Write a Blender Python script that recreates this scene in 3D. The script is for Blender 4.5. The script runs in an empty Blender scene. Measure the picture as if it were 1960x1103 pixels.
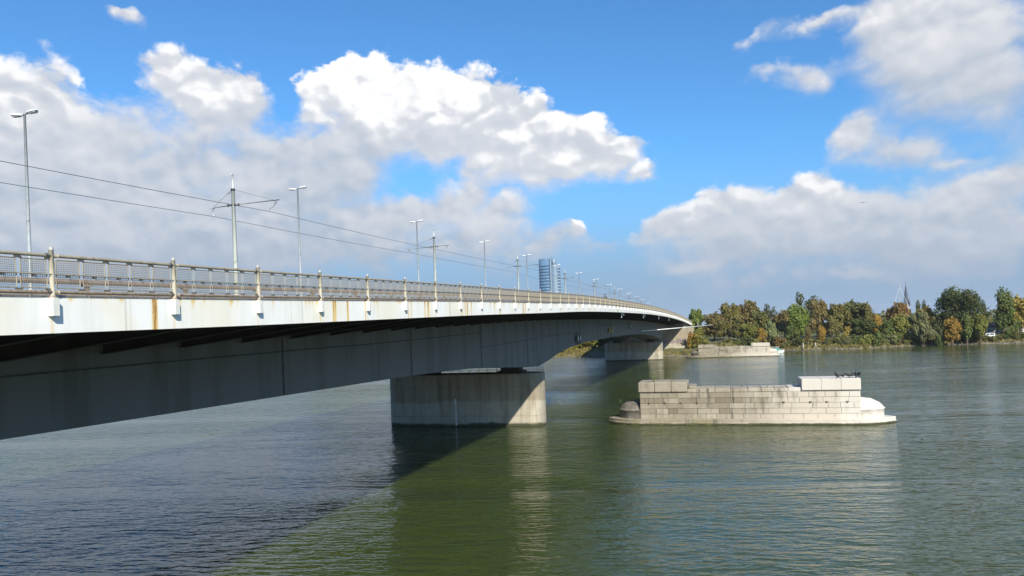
import bpy, math, random
from mathutils import Vector, Matrix
random.seed(7)
R = math.radians
scene = bpy.context.scene
col = scene.collection

# ------------------------------------------------------------------ camera
FPX, CX, CY, RHO, HC = 1440.0, 980.0, 637.0, 0.035, 10.9
BETA = math.atan(407.0 / math.cos(RHO) / FPX)
Fv = Vector((-math.sin(BETA), math.cos(BETA), 0))
Rv = Vector((math.cos(BETA), math.sin(BETA), 0))
Uv = Vector((0, 0, 1))
R2 = Rv * math.cos(RHO) - Uv * math.sin(RHO)
U2 = Uv * math.cos(RHO) + Rv * math.sin(RHO)

def ray(x, y): return Fv + R2 * ((x - CX) / FPX) - U2 * ((y - CY) / FPX)
def on_y(x, y, Y):
    d = ray(x, y); return d * (Y / d.y) + Vector((0, 0, HC))
def on_x(x, y, X):
    d = ray(x, y); return d * (X / d.x) + Vector((0, 0, HC))

cam_d = bpy.data.cameras.new('camera')
cam = bpy.data.objects.new('camera', cam_d); col.objects.link(cam)
cam_d.sensor_width = 36; cam_d.lens = FPX / 1960 * 36
cam_d.shift_y = (CY - 551.5) / 1960
cam_d.clip_start = 0.2; cam_d.clip_end = 20000
M3 = Matrix((R2, U2, -Fv)).transposed()
cam.matrix_world = Matrix.Translation((0, 0, HC)) @ M3.to_4x4()
scene.camera = cam

# ------------------------------------------------------------------ node helpers
class NT:
    def __init__(s, tree): s.t = tree; s.n = tree.nodes; s.l = tree.links
    def put(s, sock, v):
        if v is None: return
        if isinstance(v, bpy.types.NodeSocket): s.l.new(v, sock)
        else:
            try: sock.default_value = v
            except Exception:
                sock.default_value = (v[0], v[1], v[2], 1.0) if len(v) == 3 else v
    def node(s, typ, **kw):
        n = s.n.new(typ)
        for k, v in kw.items(): setattr(n, k, v)
        return n
    def math(s, op, a, b=None, c=None, clamp=False):
        n = s.node('ShaderNodeMath', operation=op); n.use_clamp = clamp
        s.put(n.inputs[0], a); s.put(n.inputs[1], b); s.put(n.inputs[2], c)
        return n.outputs[0]
    def vmath(s, op, a, b=None, scale=None):
        n = s.node('ShaderNodeVectorMath', operation=op)
        s.put(n.inputs[0], a)
        if b is not None: s.put(n.inputs[1], b)
        if scale is not None: s.put(n.inputs['Scale'], scale)
        return n.outputs['Value'] if op in ('DOT_PRODUCT', 'LENGTH') else n.outputs[0]
    def mix(s, f, a, b, blend='MIX'):
        n = s.node('ShaderNodeMix', data_type='RGBA', blend_type=blend)
        s.put(n.inputs[0], f); s.put(n.inputs[6], a); s.put(n.inputs[7], b)
        return n.outputs[2]
    def noise(s, vec, scale=1, detail=3, rough=.5, dist=0, color=False):
        n = s.node('ShaderNodeTexNoise')
        s.put(n.inputs['Vector'], vec); n.inputs['Scale'].default_value = scale
        n.inputs['Detail'].default_value = detail; n.inputs['Roughness'].default_value = rough
        n.inputs['Distortion'].default_value = dist
        return n.outputs['Color'] if color else n.outputs['Fac']
    def maprange(s, v, a, b, c=0, d=1, smooth=True):
        n = s.node('ShaderNodeMapRange')
        if smooth: n.interpolation_type = 'SMOOTHSTEP'
        s.put(n.inputs[0], v)
        for i, q in enumerate((a, b, c, d)): s.put(n.inputs[i + 1], q)
        return n.outputs[0]
    def mapping(s, vec, loc=(0,0,0), rot=(0,0,0), scale=(1,1,1), typ='POINT'):
        n = s.node('ShaderNodeMapping', vector_type=typ)
        s.put(n.inputs[0], vec); n.inputs[1].default_value = loc
        n.inputs[2].default_value = rot; n.inputs[3].default_value = scale
        return n.outputs[0]
    def xyz(s, v):
        n = s.node('ShaderNodeSeparateXYZ'); s.put(n.inputs[0], v); return n.outputs
    def comb(s, x, y, z):
        n = s.node('ShaderNodeCombineXYZ')
        for i, q in enumerate((x, y, z)): s.put(n.inputs[i], q)
        return n.outputs[0]
    def bump(s, h, strength=.3, dist=.05):
        n = s.node('ShaderNodeBump'); n.inputs['Strength'].default_value = strength
        n.inputs['Distance'].default_value = dist; s.put(n.inputs['Height'], h); return n.outputs[0]

def new_mat(name):
    m = bpy.data.materials.new(name); m.use_nodes = True
    t = NT(m.node_tree); b = m.node_tree.nodes['Principled BSDF']
    return m, t, b

def pos(t): return t.node('ShaderNodeNewGeometry').outputs['Position']

def simple(name, c, rough=.6, metal=0, var=.25, scale=3, bump=0, spec=.5, grime=None):
    """plain paint / metal / stone with mottling in world space"""
    m, t, b = new_mat(name)
    p = t.node('ShaderNodeTexCoord').outputs['Object']
    n = t.noise(p, scale, 5, .6)
    f = t.maprange(n, .3, .7, 1 - var, 1 + var)
    cc = t.mix(1, (*c, 1), t.comb(f, f, f), 'MULTIPLY')
    if grime:
        n2 = t.noise(t.mapping(p, scale=(1, 1, .25)), scale * 2.3, 5, .65)
        cc = t.mix(t.maprange(n2, .52, .72), cc, (*grime, 1))
    t.put(b.inputs['Base Color'], cc)
    b.inputs['Roughness'].default_value = rough; b.inputs['Metallic'].default_value = metal
    b.inputs['Specular IOR Level'].default_value = spec
    if bump: t.put(b.inputs['Normal'], t.bump(t.noise(p, scale * 6, 6, .65), bump, .02))
    return m

# ------------------------------------------------------------------ mesh helpers
class MB:
    def __init__(s): s.v = []; s.f = []; s.tint = []; s.mi = []; s.m = 0
    def face(s, idx): s.f.append(tuple(idx)); s.mi.append(s.m)
    def vert(s, p, t=0.5): s.v.append(tuple(p)); s.tint.append(t); return len(s.v) - 1
    def box(s, a, b, t=.5, faces='all'):
        x0, y0, z0 = a; x1, y1, z1 = b
        i = [s.vert(p, t) for p in ((x0,y0,z0),(x1,y0,z0),(x1,y1,z0),(x0,y1,z0),(x0,y0,z1),(x1,y0,z1),(x1,y1,z1),(x0,y1,z1))]
        for q in ((0,3,2,1),(4,5,6,7),(0,1,5,4),(1,2,6,5),(2,3,7,6),(3,0,4,7)): s.face([i[k] for k in q])
    def bevbox(s, a, b, r, t=.5):
        """box with chamfered vertical and top edges"""
        x0, y0, z0 = a; x1, y1, z1 = b
        lo = [(x0+r,y0),(x1-r,y0),(x1,y0+r),(x1,y1-r),(x1-r,y1),(x0+r,y1),(x0,y1-r),(x0,y0+r)]
        cx, cy = (x0+x1)/2, (y0+y1)/2
        def ring(z, ins):
            return [s.vert((x + (ins if x < cx else -ins), y + (ins if y < cy else -ins), z), t) for x, y in lo]
        rings = [ring(z0+r, 0), ring(z1-r, 0), ring(z1, r)]
        bot = ring(z0, r)
        rings.insert(0, bot)
        for A, B in zip(rings, rings[1:]):
            for k in range(8): s.face((A[k], A[(k+1)%8], B[(k+1)%8], B[k]))
        s.face(rings[-1]); s.face(list(reversed(rings[0])))
    def tube(s, pts, rad, n=8, cap=True, t=.5):
        pts = [Vector(p) for p in pts]
        rads = rad if isinstance(rad, (list, tuple)) else [rad] * len(pts)
        prev = None; up = Vector((0, 0, 1))
        for k, p in enumerate(pts):
            d = (pts[min(k+1, len(pts)-1)] - pts[max(k-1, 0)]).normalized()
            a = up if abs(d.dot(up)) < .95 else Vector((1, 0, 0))
            u = d.cross(a).normalized(); w = d.cross(u).normalized()
            ring = [s.vert(p + (u * math.cos(6.28319*j/n) + w * math.sin(6.28319*j/n)) * rads[k], t) for j in range(n)]
            if prev:
                for j in range(n): s.face((prev[j], prev[(j+1)%n], ring[(j+1)%n], ring[j]))
            elif cap: s.face(ring)
            prev = ring
        if cap: s.face(list(reversed(prev)))
    def lathe(s, prof, c=(0,0,0), n=16, sx=1, sy=1, a0=0, a1=6.28319, t=.5):
        """prof: (radius, z)"""
        full = abs(a1 - a0) > 6.28
        m = n if full else n + 1
        prev = None
        for r, z in prof:
            ring = [s.vert((c[0] + r*sx*math.cos(a0+(a1-a0)*j/n), c[1] + r*sy*math.sin(a0+(a1-a0)*j/n), c[2]+z), t) for j in range(m)]
            if prev:
                for j in range(n if full else n): s.face((prev[j], prev[(j+1)%m], ring[(j+1)%m], ring[j]))
            prev = ring
    def prism(s, poly, z0, z1, t=.5):
        a = [s.vert((x, y, z0), t) for x, y in poly]; b = [s.vert((x, y, z1), t) for x, y in poly]
        n = len(poly)
        for k in range(n): s.face((a[k], a[(k+1)%n], b[(k+1)%n], b[k]))
        s.face(b); s.face(list(reversed(a)))
    def build(s, name, mat, parent=None, smooth=False, loc=None):
        me = bpy.data.meshes.new(name)
        me.from_pydata(s.v, [], s.f)
        for mm in (mat if isinstance(mat, (list, tuple)) else [mat]): me.materials.append(mm)
        me.polygons.foreach_set('material_index', s.mi)
        if smooth: me.polygons.foreach_set('use_smooth', [True] * len(s.f))
        a = me.attributes.new('tint', 'FLOAT', 'POINT'); a.data.foreach_set('value', s.tint)
        me.update()
        o = bpy.data.objects.new(name, me); col.objects.link(o)
        if parent: o.parent = parent
        if loc: o.location = loc
        return o

def tag(o, label=None, cat=None, group=None, kind=None):
    if label: o['label'] = label
    if cat: o['category'] = cat
    if group: o['group'] = group
    if kind: o['kind'] = kind
    return o
def thing(name, label, cat, loc=(0,0,0), group=None):
    o = bpy.data.objects.new(name, None); col.objects.link(o); o.location = loc
    o.empty_display_size = .5
    return tag(o, label, cat, group)
def struct(o): o['kind'] = 'structure'; return o
def kids(o): return [c for c in ALLKIDS.get(o.name, [])]
def copy_tree(root, loc=None, label=None):
    r = root.copy(); col.objects.link(r)
    if loc is not None: r.location = loc
    if label: r['label'] = label
    for c in root.children:
        d = c.copy(); col.objects.link(d); d.parent = r
        for g in c.children:
            e = g.copy(); col.objects.link(e); e.parent = d
    return r

def interp(P, x):
    """monotone-ish smooth (Catmull-Rom / Hermite) interpolation"""
    if x <= P[0][0]: return P[0][1]
    if x >= P[-1][0]: return P[-1][1]
    for k in range(len(P)-1):
        if P[k][0] <= x <= P[k+1][0]: break
    x0, y0 = P[k]; x1, y1 = P[k+1]; h = x1 - x0
    def sl(i):
        if i <= 0 or i >= len(P)-1: return None
        a = (P[i][1]-P[i-1][1])/(P[i][0]-P[i-1][0]); b = (P[i+1][1]-P[i][1])/(P[i+1][0]-P[i][0])
        return 0 if a*b <= 0 else 2*a*b/(a+b)
    d = (y1-y0)/h; m0 = sl(k); m1 = sl(k+1)
    m0 = d if m0 is None else m0; m1 = d if m1 is None else m1
    u = (x-x0)/h
    return (2*u**3-3*u*u+1)*y0 + (u**3-2*u*u+u)*h*m0 + (-2*u**3+3*u*u)*y1 + (u**3-u*u)*h*m1

# ------------------------------------------------------------------ light and sky
SUN = Vector((1.0, -1.5, 1.18)).normalized()
EL = math.asin(SUN.z); AZ = math.atan2(SUN.x, SUN.y)
sd = bpy.data.lights.new('sun', 'SUN'); sd.energy = 5.0; sd.angle = R(.7); sd.color = (1, .93, .80)
so = bpy.data.objects.new('sun', sd); col.objects.link(so)
so.rotation_euler = SUN.to_track_quat('Z', 'Y').to_euler(); so.location = (60, -60, 120)

world = bpy.data.worlds.new('World'); scene.world = world; world.use_nodes = True
W = NT(world.node_tree)
for n in list(W.n): W.n.remove(n)
def azel(x, y):
    d = ray(x, y).normalized()
    return math.atan2(d.x, d.y), math.asin(d.z)
# cumulus masses: (px, py, rx, ry, tilt deg, strength, whiteness)
CL = [
 (60,235,150,110,-25,1.0,.85),(20,360,170,120,0,.9,.5),(190,300,150,90,-30,.9,.7),(300,385,210,100,-20,.95,.55),
 (120,450,220,80,0,.9,.45),(330,470,220,70,0,.8,.35),
 (340,160,75,60,-20,.85,.9),(420,190,85,70,-20,.95,.9),(465,215,70,48,-15,.9,.8),(300,125,70,30,-10,.5,.8),(390,260,120,55,-10,.75,.45),
 (620,180,60,55,-20,.9,1.0),(700,170,75,65,-20,1.0,1.1),(800,195,95,62,-20,1.0,1.1),(890,225,90,62,-25,1.0,1.1),(980,262,95,58,-25,1.0,1.0),
 (1075,300,100,50,-22,1.05,.95),(1170,318,90,36,-16,1.0,.9),(1235,335,40,22,-10,.85,.85),(800,262,150,48,-20,.85,.75),(900,262,110,42,-20,.95,.85),(1010,295,105,40,-18,.95,.8),(1100,318,85,32,-15,.9,.75),
 (610,300,110,60,-20,.85,.5),(690,340,90,60,-30,.75,.6),(560,390,170,80,-15,1.0,.55),(740,430,140,56,-15,.95,.6),(640,300,130,60,-20,.95,.65),(560,260,60,40,0,.5,.7),
 (882,398,70,48,-28,.95,.8),(390,330,90,50,-10,.85,.6),(800,415,80,40,-20,.85,.65),(960,430,95,48,-25,.95,.7),(1060,465,90,38,-15,.9,.65),(1150,485,70,26,-8,.7,.6),(850,480,190,45,-5,.75,.45),
 (650,500,260,50,0,.62,.3),(400,500,300,60,0,.85,.35),(130,330,200,120,-10,.8,.5),(980,500,160,40,-5,.7,.45),
 (1150,420,80,42,-20,-.5,0),(215,180,60,26,20,-.35,0),
 (1330,512,60,13,0,.8,.9),(1790,482,75,18,0,.9,.9),(1640,520,45,11,0,.8,.9),(1900,365,80,38,0,.95,.8),(1930,450,80,40,0,.9,.75),(1480,430,60,30,0,.9,.85),(1330,430,60,30,0,.9,.9),
 (300,470,520,95,0,1.0,.5),(500,310,110,70,-10,.85,.55),(1500,470,300,60,0,.9,.6),(1780,440,220,85,0,.95,.62),(1950,300,90,90,0,.5,.6),(1680,120,110,80,10,.7,.65),
 (1500,540,300,34,0,.75,.45),(1850,530,220,40,0,.7,.45),
 (1290,440,75,42,-5,.85,.75),(1370,405,70,44,-30,.95,.85),(1460,398,75,42,10,.9,.75),(1560,385,70,48,-5,1.0,.85),(1620,420,70,45,20,.9,.7),
 (1440,455,160,45,0,.9,.55),(1600,470,150,48,0,.85,.5),(1380,505,200,30,0,.7,.45),(1760,470,150,48,10,.75,.55),(1780,505,120,26,0,.6,.6),
 (1700,385,75,45,20,.55,.6),(1870,390,110,55,10,.75,.6),(1930,470,100,60,0,.6,.55),
 (1640,265,68,42,-25,1.0,.75),(1730,295,110,40,15,1.0,.6),(1830,313,75,16,5,.7,.65),
 (1700,60,95,80,20,1.0,.75),(1790,75,120,100,0,1.1,.68),(1880,60,120,120,0,1.05,.65),(1770,190,120,90,0,.9,.5),(1900,200,110,90,0,.8,.55),(1900,190,90,80,0,.55,.6),(1950,260,70,60,0,.4,.6),
 (1570,38,85,20,-10,.85,.7),(1460,62,75,19,-18,.72,.7),(1480,130,80,26,12,.75,.7),(1545,152,46,42,30,.8,.7),
 (250,25,60,22,15,.85,.75),(225,5,40,16,0,.7,.75),(160,150,24,26,0,.25,.6),(435,70,25,30,40,.25,.6),(60,100,22,30,40,.15,.5),
]
def vmad(t, a, b, c):
    n = t.node('ShaderNodeVectorMath', operation='MULTIPLY_ADD')
    for i, q in enumerate((a, b, c)): t.put(n.inputs[i], q)
    return n.outputs[0]
def cloud_field(blobs):
    g = bpy.data.node_groups.new('CloudField', 'ShaderNodeTree')
    g.interface.new_socket('P', in_out='INPUT', socket_type='NodeSocketVector')
    for q in 'DBH': g.interface.new_socket(q, in_out='OUTPUT', socket_type='NodeSocketFloat')
    G = NT(g); gi = G.node('NodeGroupInput'); go = G.node('NodeGroupOutput')
    acc = None
    for (x, y, rx, ry, tilt, st, wh) in blobs:
        a, e = azel(x, y)
        # each mass waits for the one before it, which keeps the shader's stack small
        P_ = gi.outputs[0] if acc is None else vmad(G, acc, (1e-9, 1e-9, 1e-9), gi.outputs[0])
        kx = abs(azel(x+1, y)[0] - a); ky = abs(azel(x, y+1)[1] - e)
        v = G.mapping(P_, (a, e, 0), (0, 0, R(-tilt + 2)), (rx*1.12*kx, ry*1.12*ky, 1), 'TEXTURE')
        ex = G.math('POWER', .1353, G.vmath('DOT_PRODUCT', v, v))
        vy = G.xyz(v)[1]
        w_ = st*abs(st)
        acc = vmad(G, ex, G.comb(w_, w_*wh, G.math('MULTIPLY', vy, max(w_, 0))), acc if acc is not None else (0, 0, 0))
    sx = G.xyz(acc)
    pos_ = G.math('MAXIMUM', sx[0], 0)
    den = G.math('ADD', pos_, .004)
    G.l.new(G.math('SQRT', pos_), go.inputs[0])
    G.l.new(G.math('DIVIDE', sx[1], den), go.inputs[1])
    G.l.new(G.math('DIVIDE', sx[2], den), go.inputs[2])
    return g

tc = W.node('ShaderNodeTexCoord').outputs['Generated']
dirn = W.vmath('NORMALIZE', tc)
dx, dy, dz = W.xyz(dirn)[:3]
el0 = W.math('ARCSINE', dz)
el = W.math('ABSOLUTE', el0)
az = W.math('ARCTAN2', dx, dy)
nvec = W.comb(dx, dy, W.math('ABSOLUTE', dz))
nvec = W.vmath('MULTIPLY', nvec, (1, 1, 1.35))
def vor(vec, sc, det=2):
    # billow: rounded bulges with sharp creases
    n = W.noise(vec, sc, det, .55)
    return W.math('SUBTRACT', .78, W.math('MULTIPLY', W.math('ABSOLUTE', W.math('SUBTRACT', n, .5)), 3.6))
# generic cover outside the framed part of the sky
azc = W.math('SUBTRACT', az, -BETA)
outx = W.maprange(W.math('ABSOLUTE', azc), .66, .95)
oute = W.maprange(el, .45, .6)
out = W.math('MAXIMUM', outx, oute)
sky = W.node('ShaderNodeTexSky', sky_type='NISHITA')
sky.sun_disc = False; sky.sun_elevation = EL; sky.sun_rotation = AZ
sky.air_density = 1.0; sky.dust_density = .6; sky.ozone_density = 2.0
W.put(sky.inputs[0], W.comb(dx, dy, W.math('MAXIMUM', W.math('ABSOLUTE', dz), .01)) if len(sky.inputs) else None)
SKY_STR = .105
EL0, NV0, OUT0 = el, nvec, out
zn = [0]
def zone(blobs):
    # a hair's difference per zone keeps Cycles from merging the zones into one oversized stack
    zn[0] += 1; h_ = zn[0]*1e-6
    el = W.math('ADD', EL0, h_); nvec = W.vmath('ADD', NV0, (h_, 0, 0)); out = W.math('ADD', OUT0, h_)
    gen = W.maprange(W.noise(nvec, 2.6, 6, .55), .47, .66)
    warp = W.noise(nvec, 11, 6, .6, color=True)
    wv = W.vmath('SCALE', W.vmath('SUBTRACT', warp, (.5, .5, .5)), scale=.065)
    P0 = W.vmath('ADD', W.comb(az, el, 0), wv)
    if blobs:
        gn = W.node('ShaderNodeGroup'); gn.node_tree = cloud_field(blobs); W.l.new(P0, gn.inputs[0])
        D0, B0, H0 = gn.outputs[0], gn.outputs[1], gn.outputs[2]
    else:
        v = W.node('ShaderNodeValue'); v.outputs[0].default_value = .6; D0 = B0 = v.outputs[0]; H0 = W.math('SUBTRACT', v.outputs[0], .6)
    fine = W.noise(nvec, 12, 8, .56)
    wvec = W.vmath('ADD', nvec, W.vmath('SCALE', wv, scale=.35))
    puff = vor(wvec, 17, 4)
    puff1 = vor(wvec, 17, 2)
    fine1 = W.noise(nvec, 12, 5, .52)
    big = W.noise(nvec, 5, 4, .5)
    DD = W.math('ADD', W.math('MULTIPLY', D0, W.math('SUBTRACT', 1, out)), W.math('MULTIPLY', W.math('MULTIPLY', gen, .8), out))
    body = W.math('MULTIPLY_ADD', W.math('SUBTRACT', fine, .5), .75, DD)
    dens_in = W.math('MULTIPLY_ADD', W.math('SUBTRACT', .48, puff), .36, body)
    # crisp tops, soft bases
    hi = W.math('ADD', W.maprange(H0, -.7, .35, 1.15, .52), W.maprange(B0, .6, .95, .42, 0))
    dens = W.maprange(dens_in, .36, hi)
    # sun is behind and above the viewer: billow tops white, bases grey
    fine2 = W.noise(W.vmath('ADD', nvec, (.010, .004, .022)), 12, 5, .52)
    puff2 = vor(W.vmath('ADD', wvec, (.006, .002, .014)), 17, 2)
    rel = W.math('ADD', W.math('MULTIPLY', W.math('SUBTRACT', fine1, fine2), 2.3), W.math('MULTIPLY', W.math('SUBTRACT', puff2, puff1), .75))
    rel = W.math('MULTIPLY', rel, W.maprange(H0, -.7, .3, .35, 1.1))
    lit = W.math('ADD', W.math('MULTIPLY', H0, .55), rel)
    lit = W.math('ADD', lit, W.math('MULTIPLY', W.math('SUBTRACT', big, .5), .9))
    lit = W.maprange(lit, -.75, .75)
    lit2 = W.math('ADD', W.math('MULTIPLY', lit, .54), W.math('MULTIPLY', W.math('SUBTRACT', B0, .5), .95), clamp=True)
    lowh = W.maprange(el, .02, .22)
    lit2 = W.math('MULTIPLY', lit2, W.math('MULTIPLY_ADD', lowh, .25, .75))
    cc = W.mix(W.maprange(lit2, 0, .8, 0, 1, False), (.37, .43, .52, 1), (.66, .665, .69, 1))
    cc2 = W.mix(W.maprange(lit2, .62, .95), cc, (.93, .93, .92, 1))
    skyc = W.vmath('MULTIPLY', sky.outputs[0], (SKY_STR * .50, SKY_STR * .98, SKY_STR * 1.36))
    haze = W.maprange(el, .03, .24, 1, 0)
    skyc = W.mix(W.math('MULTIPLY', haze, .85), skyc, (.215, .325, .505, 1))
    final = W.mix(W.math('MULTIPLY', dens, .97), skyc, cc2)
    final = W.mix(W.maprange(el, .0, .16, .60, 0), final, (.25, .335, .465, 1))
    bg = W.node('ShaderNodeBackground'); W.put(bg.inputs[0], W.vmath('SCALE', final, scale=8.6)); bg.inputs[1].default_value = .1
    return bg.outputs[0]
EDGES = []
def strip(lo, hi): return [c for c in CL if lo - 1.9*1.15*max(c[2], c[3]) - 75 < c[0] < hi + 1.9*1.15*max(c[2], c[3]) + 75]
def choose(test, a, b):
    m = W.node('ShaderNodeMixShader'); W.put(m.inputs[0], test); W.l.new(a, m.inputs[1]); W.l.new(b, m.inputs[2]); return m.outputs[0]
def east(x, h): return W.math('GREATER_THAN', W.math('ADD', az, h), azel(x, 300)[0])
def tree_(lo, hi, edges):
    if not edges: return zone(strip(lo, hi))
    c = len(edges)//2
    return choose(east(edges[c], edges[c]*1e-9), tree_(lo, edges[c], edges[:c]), tree_(edges[c], hi, edges[c+1:]))
skyshader = choose(W.math('GREATER_THAN', OUT0, .995), tree_(-1e9, 1e9, EDGES), zone([]))
wo = W.node('ShaderNodeOutputWorld'); W.l.new(skyshader, wo.inputs[0])
try:
    world.cycles.sampling_method = 'NONE'
    cy = scene.cycles; cy.max_bounces = 6; cy.diffuse_bounces = 3; cy.glossy_bounces = 3; cy.transmission_bounces = 2; cy.sample_clamp_indirect = 4
except Exception: pass
scene.view_settings.view_transform = 'Standard'; scene.view_settings.look = 'None'
scene.view_settings.exposure = .48; scene.view_settings.gamma = 1

# ------------------------------------------------------------------ materials
def water_mat():
    m, t, b = new_mat('river water')
    p = pos(t)
    ang = BETA
    pr = t.mapping(p, rot=(0, 0, -ang + R(6)))
    ps = t.mapping(pr, scale=(.42, 1, 1))
    n1 = t.noise(ps, 2.1, 2, .45, .3)
    n2 = t.noise(t.mapping(pr, rot=(0, 0, R(22)), scale=(.5, 1, 1)), .75, 2, .5, .4)
    n3 = t.noise(ps, 6, 1, .5)
    n4 = t.noise(t.mapping(pr, rot=(0, 0, R(-12)), scale=(.4, 1, 1)), .2, 2, .5, .5)
    big = t.noise(t.mapping(pr, scale=(.25, 1, 1)), .045, 4, .6, .6)
    amp = t.maprange(big, .32, .68, .35, 1.6)
    h = t.math('ADD', t.math('MULTIPLY', n1, .105), t.math('MULTIPLY_ADD', n2, .13, t.math('MULTIPLY_ADD', n4, .17, t.math('MULTIPLY', n3, .024))))
    h = t.math('MULTIPLY', h, amp)
    bp = t.node('ShaderNodeBump'); bp.inputs['Strength'].default_value = 1; bp.inputs['Distance'].default_value = 1.0
    t.put(bp.inputs['Height'], h)
    t.put(b.inputs['Normal'], bp.outputs[0])
    mur = t.noise(t.mapping(pr, scale=(.3, 1, 1)), .03, 3, .5)
    t.put(b.inputs['Base Color'], t.mix(mur, (.037, .053, .012, 1), (.048, .064, .021, 1)))
    b.inputs['Roughness'].default_value = .085; b.inputs['IOR'].default_value = 1.33
    # murky water: light spreads a metre or so inside it
    b.subsurface_method = 'BURLEY'; b.inputs['Subsurface Weight'].default_value = 1.0
    b.inputs['Subsurface Radius'].default_value = (.8, 1.0, .5); b.inputs['Subsurface Scale'].default_value = 1.7
    return m

def concrete_mat(name, hw=2.9):
    m, t, b = new_mat(name)
    p = pos(t); x, y, z = t.xyz(p)[:3]
    n = t.noise(p, .55, 8, .65)
    streak = t.noise(t.mapping(p, scale=(1.4, 1.4, .12)), 1.1, 6, .7)
    fine = t.noise(p, 9, 6, .7)
    edge = t.math('ADD', t.math('MULTIPLY', t.math('SUBTRACT', t.noise(t.comb(x, y, 0), .12, 3), .5), 1.8), hw)
    up = t.maprange(t.math('SUBTRACT', z, edge), -.18, .18)
    base = t.mix(t.maprange(n, .3, .7), (.34, .305, .235, 1), (.44, .40, .32, 1))
    dark = t.mix(t.maprange(streak, .35, .7), (.32, .265, .185, 1), (.17, .135, .09, 1))
    c = t.mix(t.math('MULTIPLY', up, .62), base, dark)
    c = t.mix(t.math('MULTIPLY', t.maprange(streak, .5, .66), .5), c, (.16, .135, .1, 1))
    # formwork joints
    lz = t.math('ABSOLUTE', t.math('SUBTRACT', t.math('FRACT', t.math('MULTIPLY', t.math('ADD', z, .5), 1/3.4)), .5))
    lx = t.math('ABSOLUTE', t.math('SUBTRACT', t.math('FRACT', t.math('MULTIPLY', x, 1/2.6)), .5))
    ln = t.math('MAXIMUM', t.maprange(lz, .008, .002), t.math('MULTIPLY', t.maprange(lx, .009, .003), .55))
    c = t.mix(t.math('MULTIPLY', ln, .75), c, (.11, .095, .075, 1))
    c = t.mix(t.math('MULTIPLY', t.maprange(fine, .5, .8), .25), c, (.2, .19, .16, 1))
    wet = t.maprange(t.math('SUBTRACT', z, t.math('MULTIPLY', n, .9)), -.3, .05, 1, 0)
    c = t.mix(wet, c, (.05, .05, .025, 1))
    t.put(b.inputs['Base Color'], c); b.inputs['Roughness'].default_value = .85
    t.put(b.inputs['Normal'], t.bump(t.math('SUBTRACT', t.noise(p, 6, 8, .7), ln), .25, .03))
    return m

def stone_mat(name, x0, x1, limed=1.0):
    """old granite blocks: per block tint, dirty streaks, white bird lime towards the right end"""
    m, t, b = new_mat(name)
    p = pos(t); x, y, z = t.xyz(p)[:3]
    at = t.node('ShaderNodeAttribute', attribute_name='tint').outputs['Fac']
    c = t.mix(at, (.18, .15, .105, 1), (.36, .32, .245, 1))
    n = t.noise(p, 1.3, 8, .68)
    c = t.mix(t.math('MULTIPLY', t.maprange(n, .42, .75), .5), c, (.14, .112, .075, 1))
    u = t.maprange(x, x0, x1, 0, 1, False)
    st = t.noise(t.mapping(p, scale=(1.5, 1.5, .16)), .95, 7, .7)
    dirtzone = t.math('MULTIPLY', t.maprange(u, .1, .35), t.maprange(u, .62, .45))
    c = t.mix(t.math('MULTIPLY', t.maprange(st, .5, .68), t.math('MULTIPLY_ADD', dirtzone, .6, .34)), c, (.075, .062, .047, 1))
    lime = t.noise(t.mapping(p, scale=(1.2, 1.2, .2)), .6, 7, .66)
    lz = t.maprange(u, .30, .85)
    low = t.maprange(z, 2.3, .7, .0, .16)
    c = t.mix(t.math('MULTIPLY', t.maprange(t.math('ADD', lime, t.math('MULTIPLY_ADD', lz, .13, low)), .50, .64), t.math('MULTIPLY', lz, .88)), c, (.52, .465, .385, 1))
    wl = t.math('MULTIPLY', t.maprange(u, .895, .93), .95)
    wl = t.math('MAXIMUM', wl, t.math('MULTIPLY', t.math('MULTIPLY', t.maprange(u, .66, .72), t.maprange(z, 3.5, 3.56)), .9))
    c = t.mix(t.math('MULTIPLY', t.math('MULTIPLY', wl, limed), t.maprange(t.noise(p, 1.7, 6, .6), .3, .45)), c, (.55, .51, .45, 1))
    alg = t.maprange(t.math('SUBTRACT', z, t.math('MULTIPLY', n, .35)), -.05, .12, 1, 0)
    c = t.mix(alg, c, (.045, .045, .018, 1))
    moss = t.math('MULTIPLY', t.maprange(n, .5, .6), t.math('MULTIPLY', t.maprange(z, 1.0, .5), t.maprange(u, .6, .3)))
    c = t.mix(t.math('MULTIPLY', moss, .4), c, (.2, .19, .06, 1))
    t.put(b.inputs['Base Color'], c); b.inputs['Roughness'].default_value = .9
    t.put(b.inputs['Normal'], t.bump(t.noise(p, 5, 8, .7), .5, .05))
    return m

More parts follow.
